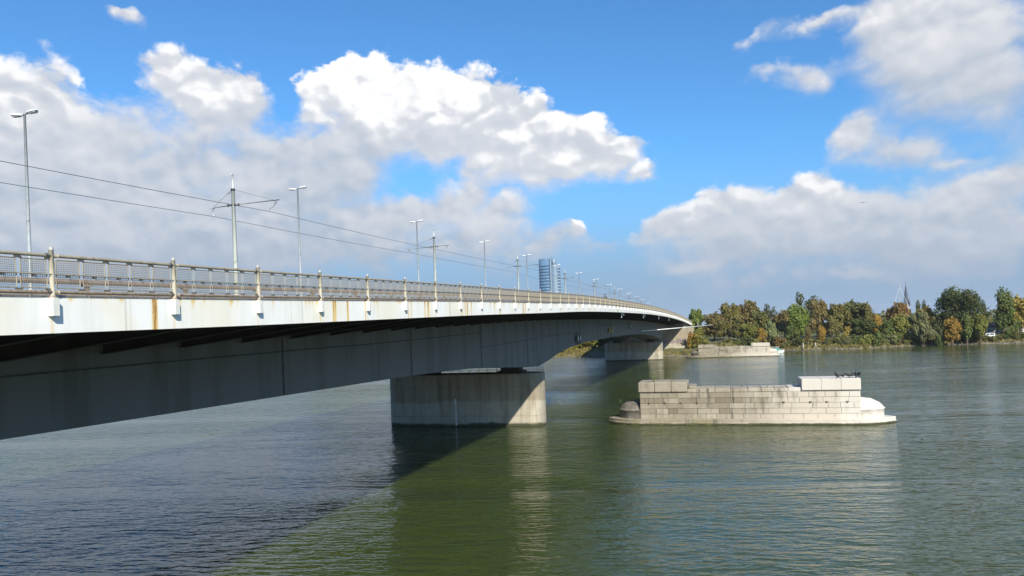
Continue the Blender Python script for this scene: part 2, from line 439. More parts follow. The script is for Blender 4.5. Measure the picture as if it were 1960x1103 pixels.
def fascia_mat():
    m, t, b = new_mat('white painted edge beam')
    p = pos(t)
    a = t.node('ShaderNodeAttribute', attribute_name='stain')
    cr = t.xyz(a.outputs['Vector'])
    rust, grey = cr[0], cr[1]
    st = t.noise(t.mapping(p, scale=(1, 2.2, .22)), 1.4, 6, .65)
    c = t.mix(t.math('MULTIPLY', t.maprange(st, .42, .75), .6), (.80, .80, .77, 1), (.64, .645, .62, 1))
    c = t.mix(t.math('MULTIPLY', t.maprange(t.noise(p, .35, 5), .45, .65), .6), c, (.76, .71, .55, 1))
    br = t.noise(t.mapping(p, scale=(1, 6, .8)), 2.2, 6, .7)
    rr = t.math('MULTIPLY', rust, t.maprange(br, .25, .62, .35, 1.25), clamp=True)
    c = t.mix(t.maprange(rr, .02, .5, 0, .9), c, (.70, .50, .17, 1))
    c = t.mix(t.maprange(rr, .55, 1.0, 0, .9), c, (.30, .12, .025, 1))
    c = t.mix(grey, c, (.16, .16, .14, 1))
    t.put(b.inputs['Base Color'], c); b.inputs['Roughness'].default_value = .45
    t.put(b.inputs['Normal'], t.bump(t.noise(t.mapping(p, scale=(1, .5, .5)), 1.2, 3), .15, .03))
    return m

def girder_mat():
    m, t, b = new_mat('grey girder paint')
    p = pos(t); x, y, z = t.xyz(p)[:3]
    n = t.noise(p, .35, 6, .6)
    st = t.noise(t.mapping(p, scale=(1, 1.1, .1)), .7, 6, .65)
    c = t.mix(n, (.125, .128, .127, 1), (.165, .168, .166, 1))
    c = t.mix(t.math('MULTIPLY', t.maprange(st, .46, .62), .65), c, (.095, .097, .085, 1))
    # dirt fans running down below each cross rib
    fr = t.math('ABSOLUTE', t.math('SUBTRACT', t.math('FRACT', t.math('MULTIPLY', t.math('ADD', y, 2 - .3), .25)), .5))
    zz = t.maprange(z, 8.5, 12.3)
    fan = t.math('MULTIPLY', t.maprange(t.math('ADD', fr, t.math('MULTIPLY', t.math('SUBTRACT', st, .5), .2)), .17, .0), zz)
    c = t.mix(t.math('MULTIPLY', fan, .7), c, (.07, .07, .06, 1))
    t.put(b.inputs['Base Color'], c); b.inputs['Roughness'].default_value = .55
    t.put(b.inputs['Normal'], t.bump(t.noise(t.mapping(p, scale=(1, .5, .5)), .8, 3), .2, .06))
    return m

def foliage_mat():
    m, t, b = new_mat('foliage')
    oi = t.node('ShaderNodeObjectInfo')
    at = t.node('ShaderNodeAttribute', attribute_name='tint').outputs['Fac']
    p = t.node('ShaderNodeTexCoord').outputs['Object']
    n = t.noise(p, .35, 4, .6)
    sc = t.math('ADD', t.math('MULTIPLY', at, .9), t.math('MULTIPLY_ADD', n, 1.1, .8))
    base = oi.outputs['Color']
    c = t.vmath('SCALE', base, scale=sc)
    c = t.mix(t.math('MULTIPLY', t.maprange(t.noise(p, .3, 3), .48, .62), .5), c, t.vmath('MULTIPLY', base, (1.35, 1.1, .7)))
    t.put(b.inputs['Base Color'], c); b.inputs['Roughness'].default_value = .65
    b.inputs['Specular IOR Level'].default_value = .2
    tr = t.node('ShaderNodeBsdfTranslucent'); t.put(tr.inputs[0], c)
    mx = t.node('ShaderNodeMixShader'); mx.inputs[0].default_value = .38
    t.l.new(b.outputs[0], mx.inputs[1]); t.l.new(tr.outputs[0], mx.inputs[2])
    t.l.new(mx.outputs[0], t.n['Material Output'].inputs[0])
    return m

def terrain_mat():
    m, t, b = new_mat('river bank ground')
    p = pos(t); x, y, z = t.xyz(p)[:3]
    n = t.noise(p, .16, 8, .65); n2 = t.noise(p, 1.3, 8, .7)
    c = t.mix(t.maprange(n, .35, .65), (.105, .095, .032, 1), (.07, .09, .022, 1))
    c = t.mix(t.maprange(n2, .45, .7), c, (.16, .13, .06, 1))
    rock = t.maprange(t.math('ADD', z, t.math('MULTIPLY', t.math('SUBTRACT', n2, .5), 2.5)), 1.9, 1.0)
    c = t.mix(rock, c, t.mix(n2, (.07, .06, .04, 1), (.17, .145, .11, 1)))
    t.put(b.inputs['Base Color'], c); b.inputs['Roughness'].default_value = .95
    t.put(b.inputs['Normal'], t.bump(n2, .8, .3))
    return m

MW = water_mat()
MCON = concrete_mat('pier concrete')
MFAS = fascia_mat(); MGIR = girder_mat(); MFOL = foliage_mat(); MTER = terrain_mat()
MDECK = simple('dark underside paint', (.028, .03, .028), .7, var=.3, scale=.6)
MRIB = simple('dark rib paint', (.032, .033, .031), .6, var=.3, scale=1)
MSEAM = simple('dirty seam', (.05, .052, .05), .7, var=.3)
MRAIL = simple('beige railing paint', (.31, .28, .215), .45, var=.14, scale=5, grime=(.20, .14, .085))
MPOST = simple('pale beige post paint', (.52, .475, .37), .45, var=.12, scale=6, grime=(.38, .31, .2))
MCAP = simple('galvanised post cap', (.36, .35, .33), .35, var=.1)
MRAILD = simple('brown tube paint', (.25, .20, .15), .55, var=.25, scale=5, grime=(.14, .07, .035))
MMESH = simple('grey wire mesh', (.25, .22, .175), .5, .0, var=.1)
MDKBR = simple('dark clamp', (.10, .09, .075), .6)
MGUARD = simple('weathered guard rail', (.24, .19, .15), .55, var=.3, scale=2, grime=(.17, .085, .05))
MASPH = simple('asphalt', (.055, .055, .055), .9, var=.2, scale=8, bump=.3)
MWALK = simple('pavement concrete', (.3, .29, .27), .9, var=.2, scale=2)
MLAMP = simple('galvanised lamp pole', (.36, .40, .42), .45, .0, var=.1)
MHEAD = simple('white luminaire', (.82, .83, .84), .35, var=.05)
MGLASS = simple('luminaire glass', (.30, .32, .33), .15, var=.05)
MMAST = simple('pale green mast paint', (.52, .56, .51), .45, var=.08, scale=2)
MBLK = simple('dark insulator', (.03, .025, .025), .4)
MWIRE = simple('copper wire grey', (.10, .095, .10), .5, .3)
MROD = simple('grey steel rod', (.20, .21, .21), .45, .3)
MBRK = simple('white bracket paint', (.64, .64, .60), .5, var=.08, scale=4, grime=(.6, .52, .33))
MBARK = simple('bark', (.09, .07, .05), .9, var=.4, scale=2, bump=.4)

# ------------------------------------------------------------------ water and land
mb = MB()
S = 6000
for a in [(-S,-800,0),(S,-800,0),(S,S,0),(-S,S,0)]: mb.vert(a)
mb.face((0,1,2,3))
struct(mb.build('river_water', MW))

SHORE = [(-6000,420),(-700,360),(-250,325),(-64,305),(-40,296),(-26,287),(-14,285),(-2,293),(10,316),(22,320),(48,315),(64,327),(79,335),(111,333),(180,338),(400,360),(6000,420)]
def shore(X): return interp(SHORE, X)
def ground_z(X, Y):
    t = Y - shore(X)
    z = interp([(-40,-4),(-4,-.7),(0,0.0),(3,1.0),(8,2.2),(16,3.2),(40,4.2),(90,4.6),(600,5),(6000,9)], t)
    w = .35 * math.sin(X*.31 + Y*.12) * math.sin(X*.11 - Y*.23 + 1) + .2 * math.sin(X*.9 + Y*.7)
    return z + w * min(1, max(0, t/6))
mb = MB()
xs = [-6000,-3000,-1500,-800,-500,-300] + [-200 + 2.5*i for i in range(181)] + [280,330,420,600,1000,2000,6000]
ts = [-30,-8,-3,-1,0,1,2,3.5,5,7,9,12,15,19,24,30,38,48,60,80,110,160,240,400,700,1200,2500,5500]
for X in xs:
    s = shore(X)
    for t in ts:
        jit = .55*math.sin(X*1.7)+.4*math.sin(X*.83+1) if -3 < t < 4 else 0
        mb.vert((X, s + t + jit, ground_z(X, s + t)))
n = len(ts)
for i in range(len(xs)-1):
    for j in range(n-1): mb.face((i*n+j, (i+1)*n+j, (i+1)*n+j+1, i*n+j+1))
struct(mb.build('river_bank_ground', MTER, smooth=True))

# ------------------------------------------------------------------ the bridge
XE, XF = -14.2, -45.8          # near and far deck edges
TOP = [(-60,10.2),(-20,11.25),(12,12.0),(20.4,12.2),(31.3,12.5),(43.5,12.83),(60,13.21),(79,13.66),(97,13.93),(115,14.12),(138,14.31),(160,14.42),(175,14.42),(200,14.36),(225,14.18),(251,13.92),(280,13.5),(310,12.95),(340,12.25),(372,11.35)]
def top(Y): return interp(TOP, Y)
BOT = [(-60,8.35),(0,8.25),(17,8.2),(30,8.17),(45,8.15),(59,7.98),(70,7.55),(78.6,7.13),(86.2,6.83),(91,7.28),(98.5,8.08),(108,8.65),(122,9.05),(150,9.36),(173,9.45),(196,9.36),(225,8.68),(240,8.1),(253,7.3),(260,6.85),(264.5,7.35),(272,8.35),(283,9.1),(300,9.5)]
def bot(Y):
    for k in range(len(BOT)-1):
        if Y <= BOT[k+1][0]:
            break
    if Y <= 86.2: return interp(BOT[:9], Y)
    if Y <= 260: return interp(BOT[8:20], Y)
    return interp(BOT[19:], Y)
YEND = 372.0
bridge = thing('road_bridge', 'long white edged steel girder road bridge arching over the river', 'bridge')

def yrange(a, b, st):
    n = max(1, int(round((b-a)/st))); return [a + (b-a)*k/n for k in range(n+1)]

# edge beam (both sides) with stain attribute on the near one
def streak_list():
    L = []
    for x, w, a, ln in [(135,.10,.45,.12),(174,.08,.25,.1),(294,.075,1.15,3.0),(299,.05,.8,3),(343,.10,.7,.35),(369,.08,.75,.2),(391,.06,.6,.12),(444,.10,.7,.12),
                        (592,.07,.65,.2),(598,.06,.65,.2),(605,.05,.6,.15),(638,.10,1.05,1.6),(642,.07,1.0,1.2),(665,.09,1.15,1.8),(699,.05,1.1,2.5),(716,.06,.7,.35),(722,.1,.35,.3),
                        (781,.09,1.0,1.2),(787,.07,.8,1.6),(813,.10,1.1,1.4),(819,.13,1.15,1.6),(884,.11,1.1,2),(890,.09,.9,2),(894,.13,1.1,2.4),(902,.10,.9,1),(938,.12,.65,.6),(946,.14,.8,.5),
                        (957,.10,1.1,2.5),(964,.2,.5,.3),(1001,.18,1.1,2),(1005,.13,1.0,1.6),(1012,.3,.5,.4),(1063,.1,.4,.3)]:
        L.append((on_x(x, 578, XE).y, w, a, ln))
    rnd = random.Random(3)
    for _ in range(70):
        L.append((rnd.uniform(75, 330), rnd.uniform(.1,.3), rnd.uniform(.25,.6), rnd.uniform(.1,.4)))
    for _ in range(120):
        y_ = 5 + 105*rnd.random()**.8
        L.append((y_, rnd.uniform(.03,.10)*(1+y_/60), rnd.uniform(.2,.6), rnd.uniform(.06,.35)))
    for _ in range(30):
        L.append((rnd.uniform(20, 110), rnd.uniform(.05,.14), rnd.uniform(.12,.32), rnd.uniform(.8,2)))
    return L
STR = streak_list()
GREY = [(on_x(x, 590, XE).y, w, a) for x, w, a in [(240,.012,.35),(250,.02,.12),(578,.025,.55),(557,.02,.2),(861,.035,.9),(1001.5,.05,.5),(1158,.12,.6),(1175,.16,.55),(1182.5,.4,.7),(1127,.06,.3),(1138,.07,.3)]]
GREY += [(Y, .1, .45) for Y in (146, 178, 210, 242, 274, 306)]
PY0, PSP = 13.14, 3.80
posts = [PY0 + PSP*k for k in range(-3, 95)]
mb = MB(); st = []
ys = yrange(-40, 4, 2) + yrange(4, 75, .055)[1:] + yrange(75, 130, .12)[1:] + yrange(130, YEND, .5)[1:]
NV = 11; HF = .79
for Y in ys:
    zt = top(Y)
    near = [q for q in STR if abs(q[0]-Y) < q[1]*3]
    for j in range(NV):
        v = j/(NV-1)*HF
        r = 0
        for (y0, w, a, ln) in near:
            sp = w*.72*(1+.25*v); r += a*math.exp(-((Y-y0)/sp)**2)*math.exp(-v/ln*1.2)
        gq = 0
        for (y0, w, a) in GREY: 
            if abs(Y-y0) < w*3: gq += a*math.exp(-((Y-y0)/w)**4)
        for yp in posts:
            if abs(Y-yp-.02) < .2 and v > .42: r += .28*math.exp(-((Y-yp-.02)/.06)**2)
        if j == 0: r += .10
        mb.vert((XE, Y, zt - v)); st.append((r, min(gq, 1), 0, 1))
    mb.vert((XE-.35, Y, zt)); st.append((.05,0,0,1)); mb.vert((XE-.35, Y, zt-HF)); st.append((0,0,0,1))
n = NV+2
for i in range(len(ys)-1):
    a = i*n; b = a+n
    for j in range(NV-1): mb.face((a+j, a+j+1, b+j+1, b+j))
    mb.face((a+NV, a, b, b+NV)); mb.face((a+NV-1, a+NV+1, b+NV+1, b+NV-1))
fas = mb.build('edge_beam', MFAS, bridge)
at = fas.data.color_attributes.new('stain', 'FLOAT_COLOR', 'POINT')
at.data.foreach_set('color', [c for q in st for c in q])
# slab, road, pavements, far edge beam
def sweep(prof, ys, mb=None):
    """prof(Y) -> list of (x,z) closed"""
    mb = mb or MB(); prev = None
    for Y in ys:
        r = [mb.vert((x, Y, z)) for x, z in prof(Y)]
        m = len(r)
        if prev:
            for j in range(m): mb.face((prev[j], prev[(j+1)%m], r[(j+1)%m], r[j]))
        else: mb.face(r)
        prev = r
    mb.face(list(reversed(prev))); return mb
ys4 = yrange(-40, YEND, 4)
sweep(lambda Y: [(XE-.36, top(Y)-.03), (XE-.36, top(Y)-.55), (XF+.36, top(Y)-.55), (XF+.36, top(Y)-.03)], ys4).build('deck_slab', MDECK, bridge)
sweep(lambda Y: [(XF, top(Y)), (XF+.35, top(Y)), (XF+.35, top(Y)-HF), (XF, top(Y)-HF)], ys4).build('edge_beam', MBRK, bridge)
sweep(lambda Y: [(-17.4, top(Y)-.026), (-17.4, top(Y)-.02), (-42.6, top(Y)-.02), (-42.6, top(Y)-.026)], ys4).build('roadway', MASPH, bridge)
for a, b in ((-14.56, -17.3), (-42.7, -45.44)):
    sweep(lambda Y: [(a, top(Y)-.028), (a, top(Y)+.08 if a > -40 else top(Y)+.08), (b, top(Y)+.08), (b, top(Y)-.028)], ys4).build('footway', MWALK, bridge)
# two steel boxes
XW = -21.2
ysg = yrange(-40, 86.2, 1.8) + yrange(86.2, 260, 1.6)[1:] + yrange(260, 300, 1.4)[1:]
for xa, xb in ((XW, -27.5), (-32.5, -38.8)):
    sweep(lambda Y: [(xa, top(Y)-.56), (xa, bot(Y)), (xb, bot(Y)), (xb, top(Y)-.56)], ysg).build('box_girder', MGIR, bridge)
# cantilever ribs, each its own part; the rest as one
rib_ys = [-14.3 + 4*k for k in range(97)]
first_rib = []
rest = MB()
def rib(mb, Y, z, side):
    for (xa, xe) in (((XW+.01, XE-.37), (-38.81, XF+.37))[side],):
        w = .11
        prof = [(xa, z-.57), (xe, z-.57), (xe, z-.80), (xa, z-1.56)]
        if xa < -30: prof = [(x, q) for x, q in prof]
        A = [mb.vert((x, Y-w*.15, q)) for x, q in prof]; B = [mb.vert((x, Y+w*.15, q)) for x, q in prof]
        for k in range(4): mb.face((A[k], A[(k+1)%4], B[(k+1)%4], B[k]))
        mb.face(A); mb.face(list(reversed(B)))
        # bottom flange
        fl = [(xe, z-.80), (xa, z-1.56)]
        i = [mb.vert(p) for p in ((fl[0][0], Y-w*1.4, fl[0][1]), (fl[0][0], Y+w*1.4, fl[0][1]), (fl[1][0], Y+w*1.4, fl[1][1]), (fl[1][0], Y-w*1.4, fl[1][1]))]
        j = [mb.vert((mb.v[q][0], mb.v[q][1], mb.v[q][2]-.03)) for q in i]
        mb.face(i); mb.face(list(reversed(j)))
        for k in range(4): mb.face((i[k], i[(k+1)%4], j[(k+1)%4], j[k]))
for k, Y in enumerate(rib_ys):
    if Y > 300: break
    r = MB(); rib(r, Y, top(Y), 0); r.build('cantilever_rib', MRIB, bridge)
    rib(rest, Y, top(Y), 1)
rest.build('cantilever_rib', MRIB, bridge)['kind'] = 'stuff'
# inner cross frames between the boxes
for Y in rib_ys:
    if Y < 300:
        mb = MB(); mb.box((-32.45, Y-.06, top(Y)-1.5), (-27.55, Y+.06, top(Y)-.57)); mb.build('cross_frame', MRIB, bridge)
# web seams
for Y in (0.9, 16.9, 32.9, 48.8, 64.6, 81.1, 96.9, 112.9, 128.8, 145, 161, 177, 193, 209, 225, 241, 257):
    mb = MB(); mb.box((XW-.001, Y-.05, bot(Y)+.02), (XW+.018, Y+.05, top(Y)-1.5))
    for q in range(int((top(Y)-1.6-bot(Y))/.13)):
        z = bot(Y)+.1+q*.13
        for s in (-.085, .085): mb.box((XW-.001, Y+s-.018, z), (XW+.022, Y+s+.018, z+.036))
    mb.build('web_splice', MSEAM, bridge)
for pts in ([(-40,8.9),(32.9,10.37),(42,10.5),(64.55,11.0)], [(64.66,9.67),(80,10.02),(96.9,10.42),(109.2,10.66)], [(128.8,11.75),(150,11.95),(176,12.02)]):
    mb = MB(); sweep(lambda Y: [(XW-.002, interp(pts,Y)+.03), (XW+.022, interp(pts,Y)+.03), (XW+.022, interp(pts,Y)-.03), (XW-.002, interp(pts,Y)-.03)], yrange(pts[0][0], pts[-1][0], 3), mb)
    mb.build('web_stiffener', MSEAM, bridge)
# expansion joint covers and drains on the edge beam handled in the stain; little hanging drain brackets
MWHITE = simple('white steel', (.75, .76, .76), .5)
for Y in (112, 143.5, 177.5, 211):
    mb = MB(); z = top(Y) - HF
    mb.tube([(XE-.5, Y, z+.1), (XE-.5, Y, z-.75)], .06, 6); mb.tube([(XE-.5, Y, z-.1), (XE-.5, Y+2.4, z-.12)], .07, 6)
    mb.tube([(XE-.5, Y+1.2, z-.1), (XE-.5, Y+1.2, z-.42)], .05, 6); mb.box((XE-.68, Y+1.5, z-.4), (XE-.35, Y+2.3, z-.12))
    mb.build('drain_bracket', MWHITE, bridge)

# ------------------------------------------------------------------ railing
railing = thing('bridge_railing', 'beige tube and wire mesh railing along the near edge of the bridge', 'railing')
XR = XE + .05
# post prototype (origin at edge-beam top)
pm = MB()
pm.tube([(0,0,-.02),(0,0,.05),(0,0,1.06)], [.066,.056,.053], 12)
postA = pm.build('post', MPOST, railing, True)
cm = MB(); cm.lathe([(.054,1.03),(.057,1.05),(.052,1.085),(.03,1.11),(.001,1.12)], n=12)
capA = cm.build('post_cap', MCAP, postA, True)
bm_ = MB(); bm_.bevbox((XE-.005-XR-.03, -.095, -.42), (XE+.15-XR, .095, -.015), .012)
brA = bm_.build('post_bracket', MBRK, postA)
bm2 = MB(); bm2.lathe([(.08,-.018),(.08,.03),(.066,.034)], n=12); colA = bm2.build('post_collar', MRAILD, postA, True)
postA.location = (XR, posts[0], top(posts[0]))
POSTS = [postA]
for Y in posts[1:]:
    r = postA.copy(); POSTS.append(r); col.objects.link(r); r.location = (XR, Y, top(Y))
    for c in (capA, brA, colA):
        d = c.copy(); col.objects.link(d); d.parent = r
# continuous tubes
def railtube(name, h, rad, mat, x=XR, n=8, y0=None, y1=None):
    mb = MB(); mb.tube([(x, Y, top(Y)+h) for Y in yrange(y0 or posts[0], y1 or posts[-1], 1.9)], rad, n)
    return mb.build(name, mat, railing, True)
railtube('top_rail', .915, .043, MRAIL)
railtube('bottom_rail', .115, .043, MRAILD)
railtube('middle_rail', .505, .013, MRAIL, XR+.035, 6)
# sleeves where the tubes enter the posts
slm = []
for h in (.915, .115):
    mb = MB(); mb.tube([(0, -.16, h), (0, .16, h)], .05, 8); slm.append(mb.build('rail_sleeve', MRAIL, postA, True))
for r in POSTS[1:]:
    for c in slm:
        d = c.copy(); col.objects.link(d); d.parent = r
# panel: rounded frame + mesh
def frame_pts(w, z0, z1, r, n=3):
    P = []
    for (cx, cz, a0) in ((w/2-r, z1-r, 0), (-w/2+r, z1-r, 90), (-w/2+r, z0+r, 180), (w/2-r, z0+r, 270)):
        for k in range(n+1):
            a = R(a0 + 90*k/n); P.append((cx + r*math.cos(a), cz + r*math.sin(a)))
    return P
PW = .635
def panel_frame(mb, y, z, sl, nside=6, rad=.0125):
    P = frame_pts(PW, .195, .825, .05)
    pts = [(0, y+a, z+b+a*sl) for a, b in P]; pts.append(pts[0])
    mb.tube(pts, rad, nside, cap=False)
def panel_mesh(mb, y, z, sl, step=.046, w=.0105):
    k = -PW/2+.02
    while k < PW/2:
        mb.tube([(0.003, y+k, z+.2+k*sl), (0.003, y+k, z+.82+k*sl)], w*.6, 3, cap=False); k += step
    k = .215
    while k < .82:
        mb.tube([(-.003, y-PW/2, z+k-PW/2*sl), (-.003, y+PW/2, z+k+PW/2*sl)], w*.6, 3, cap=False); k += step
def clamp_shapes(mb, y, z):
    for zz, s in ((.825, 1), (.195, -1)):
        a = zz; b = zz + s*.055
        w0, w1 = .09, .055
        i = [mb.vert((x, y+q, z+h)) for x in (-.022, .022) for q, h in ((-w0, a),(w0, a),(w1, b),(-w1, b))]
        for q in ((0,1,2,3),(7,6,5,4),(0,4,5,1),(1,5,6,2),(2,6,7,3),(3,7,4,0)): mb.face([i[e] for e in q])
def clamp_one(mb, y, z, which):
    t = MB(); clamp_shapes(t, y, z); k = 8*which
    for v in t.v[k:k+8]: mb.vert(v)
    for q in t.f[6*which:6*which+6]: mb.face([e-k for e in q])
def mid_clip(mb, y, z): mb.box((-.03, y-.03, z+.455), (.05, y+.03, z+.495))
def strut(mb, y, z):
    for s in (-.045, .045): pass
PITCH = (PSP-.14)/5
pf = MB(); panel_frame(pf, 0, 0, 0); panelA = pf.build('mesh_panel', MRAIL, railing, True)
pmh = MB(); panel_mesh(pmh, 0, 0, 0); meshA = pmh.build('wire_mesh', MMESH, panelA)
subs = [meshA]
for wh in (0, 1):
    pc = MB(); clamp_one(pc, PITCH/2, 0, wh); subs.append(pc.build('clamp', MDKBR, panelA))
pc = MB(); mid_clip(pc, 0, 0); subs.append(pc.build('clip', MDKBR, panelA))
rf = MB(); rmh = MB(); rcl = MB(); first = True; count = 0
for k in range(len(posts)-1):
    Y0 = posts[k]
    for q in range(5):
        y = Y0 + .07 + PITCH*(q+.5); z = top(y); sl = (top(y+.2)-top(y-.2))/.4
        if k >= 1 and count < 100:
            o = panelA if count == 0 else panelA.copy()
            if count:
                col.objects.link(o)
                for c in subs:
                    d = c.copy(); col.objects.link(d); d.parent = o
            o.location = (XR, y, z); o.rotation_euler = (math.atan(sl), 0, 0); count += 1
        else:
            far = k > 45
            panel_frame(rf, y, z, sl, 4 if not far else 3, .0125)
            panel_mesh(rmh, y, z, sl, .046 if not far else .092, .0105 if not far else .02)
            clamp_shapes(rcl, y+PITCH/2, z); mid_clip(rcl, y, z)
for mbx, nm, mt in ((rf, 'mesh_panel', MRAIL), (rmh, 'wire_mesh', MMESH), (rcl, 'clamp', MDKBR)):
    o = mbx.build(nm, mt, railing, loc=(XR, 0, 0)); o['kind'] = 'stuff'
# vertical strut pairs at panel joints are the frame sides; guard rail between footway and road
guard = thing('guard_rail', 'brown weathered crash barrier behind the bridge railing', 'guard rail')
XG = -17.1
mb = MB(); mb.tube([(XG, Y, top(Y)+.60) for Y in yrange(-2, 330, 2)], .075, 8); mb.build('barrier_tube', MGUARD, guard, True)
mb = MB(); mb.tube([(XG, Y, top(Y)+.22) for Y in yrange(-2, 330, 2)], .05, 6); mb.build('barrier_tube', MGUARD, guard, True)
gp = MB(); gp.box((-.05,-.06,.0),(.05,.06,.54)); gp.box((-.11,-.13,.5),(.11,.13,.56)); gp.box((-.12,-.14,-.0),(.12,.14,.03))
gpo = gp.build('barrier_post', MGUARD, guard); gpo.location = (XG, 1.0, top(1.0)-.02)
for k in range(1, 82):
    Y = 1.0 + 4*k
    o = gpo.copy(); col.objects.link(o); o.location = (XG, Y, top(Y)-.02)

# ------------------------------------------------------------------ piers of the bridge
def stadium(x0, x1, y0, y1, n=10):
    r = (y1-y0)/2; P = []
    for k in range(n+1):
        a = R(-90 + 180*k/n); P.append((x1-r*.62 + r*.62*math.cos(a), (y0+y1)/2 + r*math.sin(a)))
    for k in range(n+1):
        a = R(90 + 180*k/n); P.append((x0+r*.62 + r*.62*math.cos(a), (y0+y1)/2 + r*math.sin(a)))
    return P
MRUST = simple('dark bearing steel', (.05, .045, .04), .6)
MPRAIL = simple('dark pier railing', (.10, .10, .095), .5)
def pier(Y0, label, ht, x0=-40.2, x1=-20.7):
    p = thing('bridge_pier', label, 'bridge pier', (0, 0, 0), 'concrete piers under the road bridge')
    mb = MB(); mb.prism(stadium(x0, x1, Y0, Y0+4.2), -3, ht)
    mb.build('pier_shaft', MCON, p)
    for xc in (-24.6, -35.6):
        mb = MB(); zb = 6.83
        mb.box((xc-1.55, Y0+.9, ht-.05), (xc+1.55, Y0+3.2, ht+.28)); mb.box((xc-1.15, Y0+1.2, ht+.28), (xc+1.15, Y0+2.9, zb+.02))
        mb.build('bearing', MRUST, p)
    mb = MB()
    P = [(x + (.12 if x < -30 else -.12), y) for x, y in stadium(x0, x1, Y0+.12, Y0+4.08, 6)]
    for h in (.25, .55):
        mb.tube([(x, y, ht+h) for x, y in P] + [(P[0][0], P[0][1], ht+h)], .022, 5)
    xq = x0 + 1.6
    while xq < x1 - 1:
        for yy in (Y0+.12, Y0+4.08): mb.tube([(xq, yy, ht), (xq, yy, ht+.55)], .022, 5)
        xq += 1.15
    for (x, y) in P[::2]: mb.tube([(x, y, ht), (x, y, ht+.55)], .022, 5)
    mb.build('pier_railing', MPRAIL, p)
    return p
P1Y = 84.3
p1 = pier(P1Y, 'nearer broad concrete pier of the road bridge with white gauge strip', 6.1)
MGAUGE = simple('white gauge board', (.62, .62, .60), .6)
mb = MB(); mb.box((-31.2, P1Y-.05, .1), (-31.02, P1Y+.02, 3.25)); mb.build('gauge_strip', MGAUGE, p1)
pier(256.2, 'farther smaller looking concrete pier of the road bridge near the bank', 6.1, -40.0, -20.3)

# abutment on the far bank
ab = thing('bridge_abutment', 'concrete abutment wall under the far end of the bridge', 'abutment')
MABUT = concrete_mat('abutment concrete', 4.2)
mb = MB(); mb.box((-44, 300.0, 3.6), (-11.6, 301.2, 10.9)); mb.build('front_wall', MABUT, ab)
mb = MB(); mb.box((-44.6, 296.6, -1), (-10.6, 300.0, 3.6)); mb.build('base_ledge', MABUT, ab)
sweep(lambda Y: [(-15.2, top(Y)-.56), (-15.2, 0), (-44.8, 0), (-44.8, top(Y)-.56)], yrange(301.2, 372, 6)).build('side_wall', MABUT, ab)
mb = MB(); mb.box((-22.5, 296.8, 9.2), (-21.9, 300-.003, 10.9)); mb.box((-26, 299.2, 9.0), (-22.5, 299.99, 9.25)); mb.build('drain_pipe', MDECK, ab)
# graffiti patches on the wall: loose strokes of paint
MGR = simple('violet spray paint', (.22, .17, .36), .7); 
mb = MB(); rnd = random.Random(5)
for k in range(16):
    x = -28 + k*.95 + rnd.uniform(-.2, .2); z = 4.6 + rnd.uniform(-.2, .2); h = rnd.uniform(.9, 1.7)
    pts = [(x, 299.985, z), (x+.25, 299.985, z+h), (x+.55, 299.985, z+h*.4), (x+.75, 299.985, z+h*.9)]
    mb.tube(pts, .11, 4)
mb.build('graffiti', MGR, ab)

# ------------------------------------------------------------------ signs, boom on the bridge
MYEL = simple('yellow sign board', (.70, .48, .06), .5); MDKS = simple('dark sign board', (.035, .035, .04), .5)
def diamond(mb, Y, z, w, h, x, th=.06):
    P = [(0,-1),(1,0),(0,1),(-1,0)]
    A = [mb.vert((x, Y+a*w/2, z+b*h/2)) for a, b in P]; B = [mb.vert((x+th, Y+a*w/2, z+b*h/2)) for a, b in P]
    for k in range(4): mb.face((A[k], A[(k+1)%4], B[(k+1)%4], B[k]))
    mb.face(A); mb.face(list(reversed(B)))
def sign(name, Y, z, label, mat, inner, w, h):
    s = thing(name, label, 'sign', (0, 0, 0))
    for q in (-w*.62, w*.62):
        mb = MB(); diamond(mb, Y+q, z, w, h, XW+.25); mb.build('sign_board', mat, s)
        mb = MB(); diamond(mb, Y+q, z, w*.5, h*.5, XW+.29); mb.build('sign_centre', inner, s)
    mb = MB()
    for q in (-w*.62, w*.62): mb.box((XW, Y+q-.05, z-.05), (XW+.25, Y+q+.05, z+.05))
    mb.build('sign_bracket', MDKS, s)
sign('passage_sign', 144.0, 10.8, 'pair of yellow diamond boards on the bridge girder', MYEL, MDKS, 2.6, 1.35)
sign('limit_sign', 110.6, 9.7, 'pair of dark and white diamond boards low on the bridge girder', MDKS, MWHITE, 1.6, 1.9)
sign('height_sign', 174.2, 11.4, 'small dark board pair on the far part of the girder', MDKS, MWHITE, 1.6, 1.2)
boom = thing('signal_boom', 'thin white boom sticking out sideways from the girder with small upright rod', 'boom')
mb = MB(); mb.tube([(-21.2, 199, 10.1), (-2.7, 200, 11.08)], [.13, .07], 8); mb.build('boom_pole', MWHITE, boom, True)
mb = MB(); mb.tube([(-6.6, 199.8, 10.8), (-6.6, 199.8, 11.9)], .035, 6); mb.build('upright_rod', MWHITE, boom)
mb = MB(); mb.tube([(-21.2, 199, 11.4), (-17, 199.2, 10.35)], .03, 6); mb.box((-21.25, 198.7, 9.8), (-21.05, 199.3, 11.6)); mb.build('boom_stay', MROD, boom)

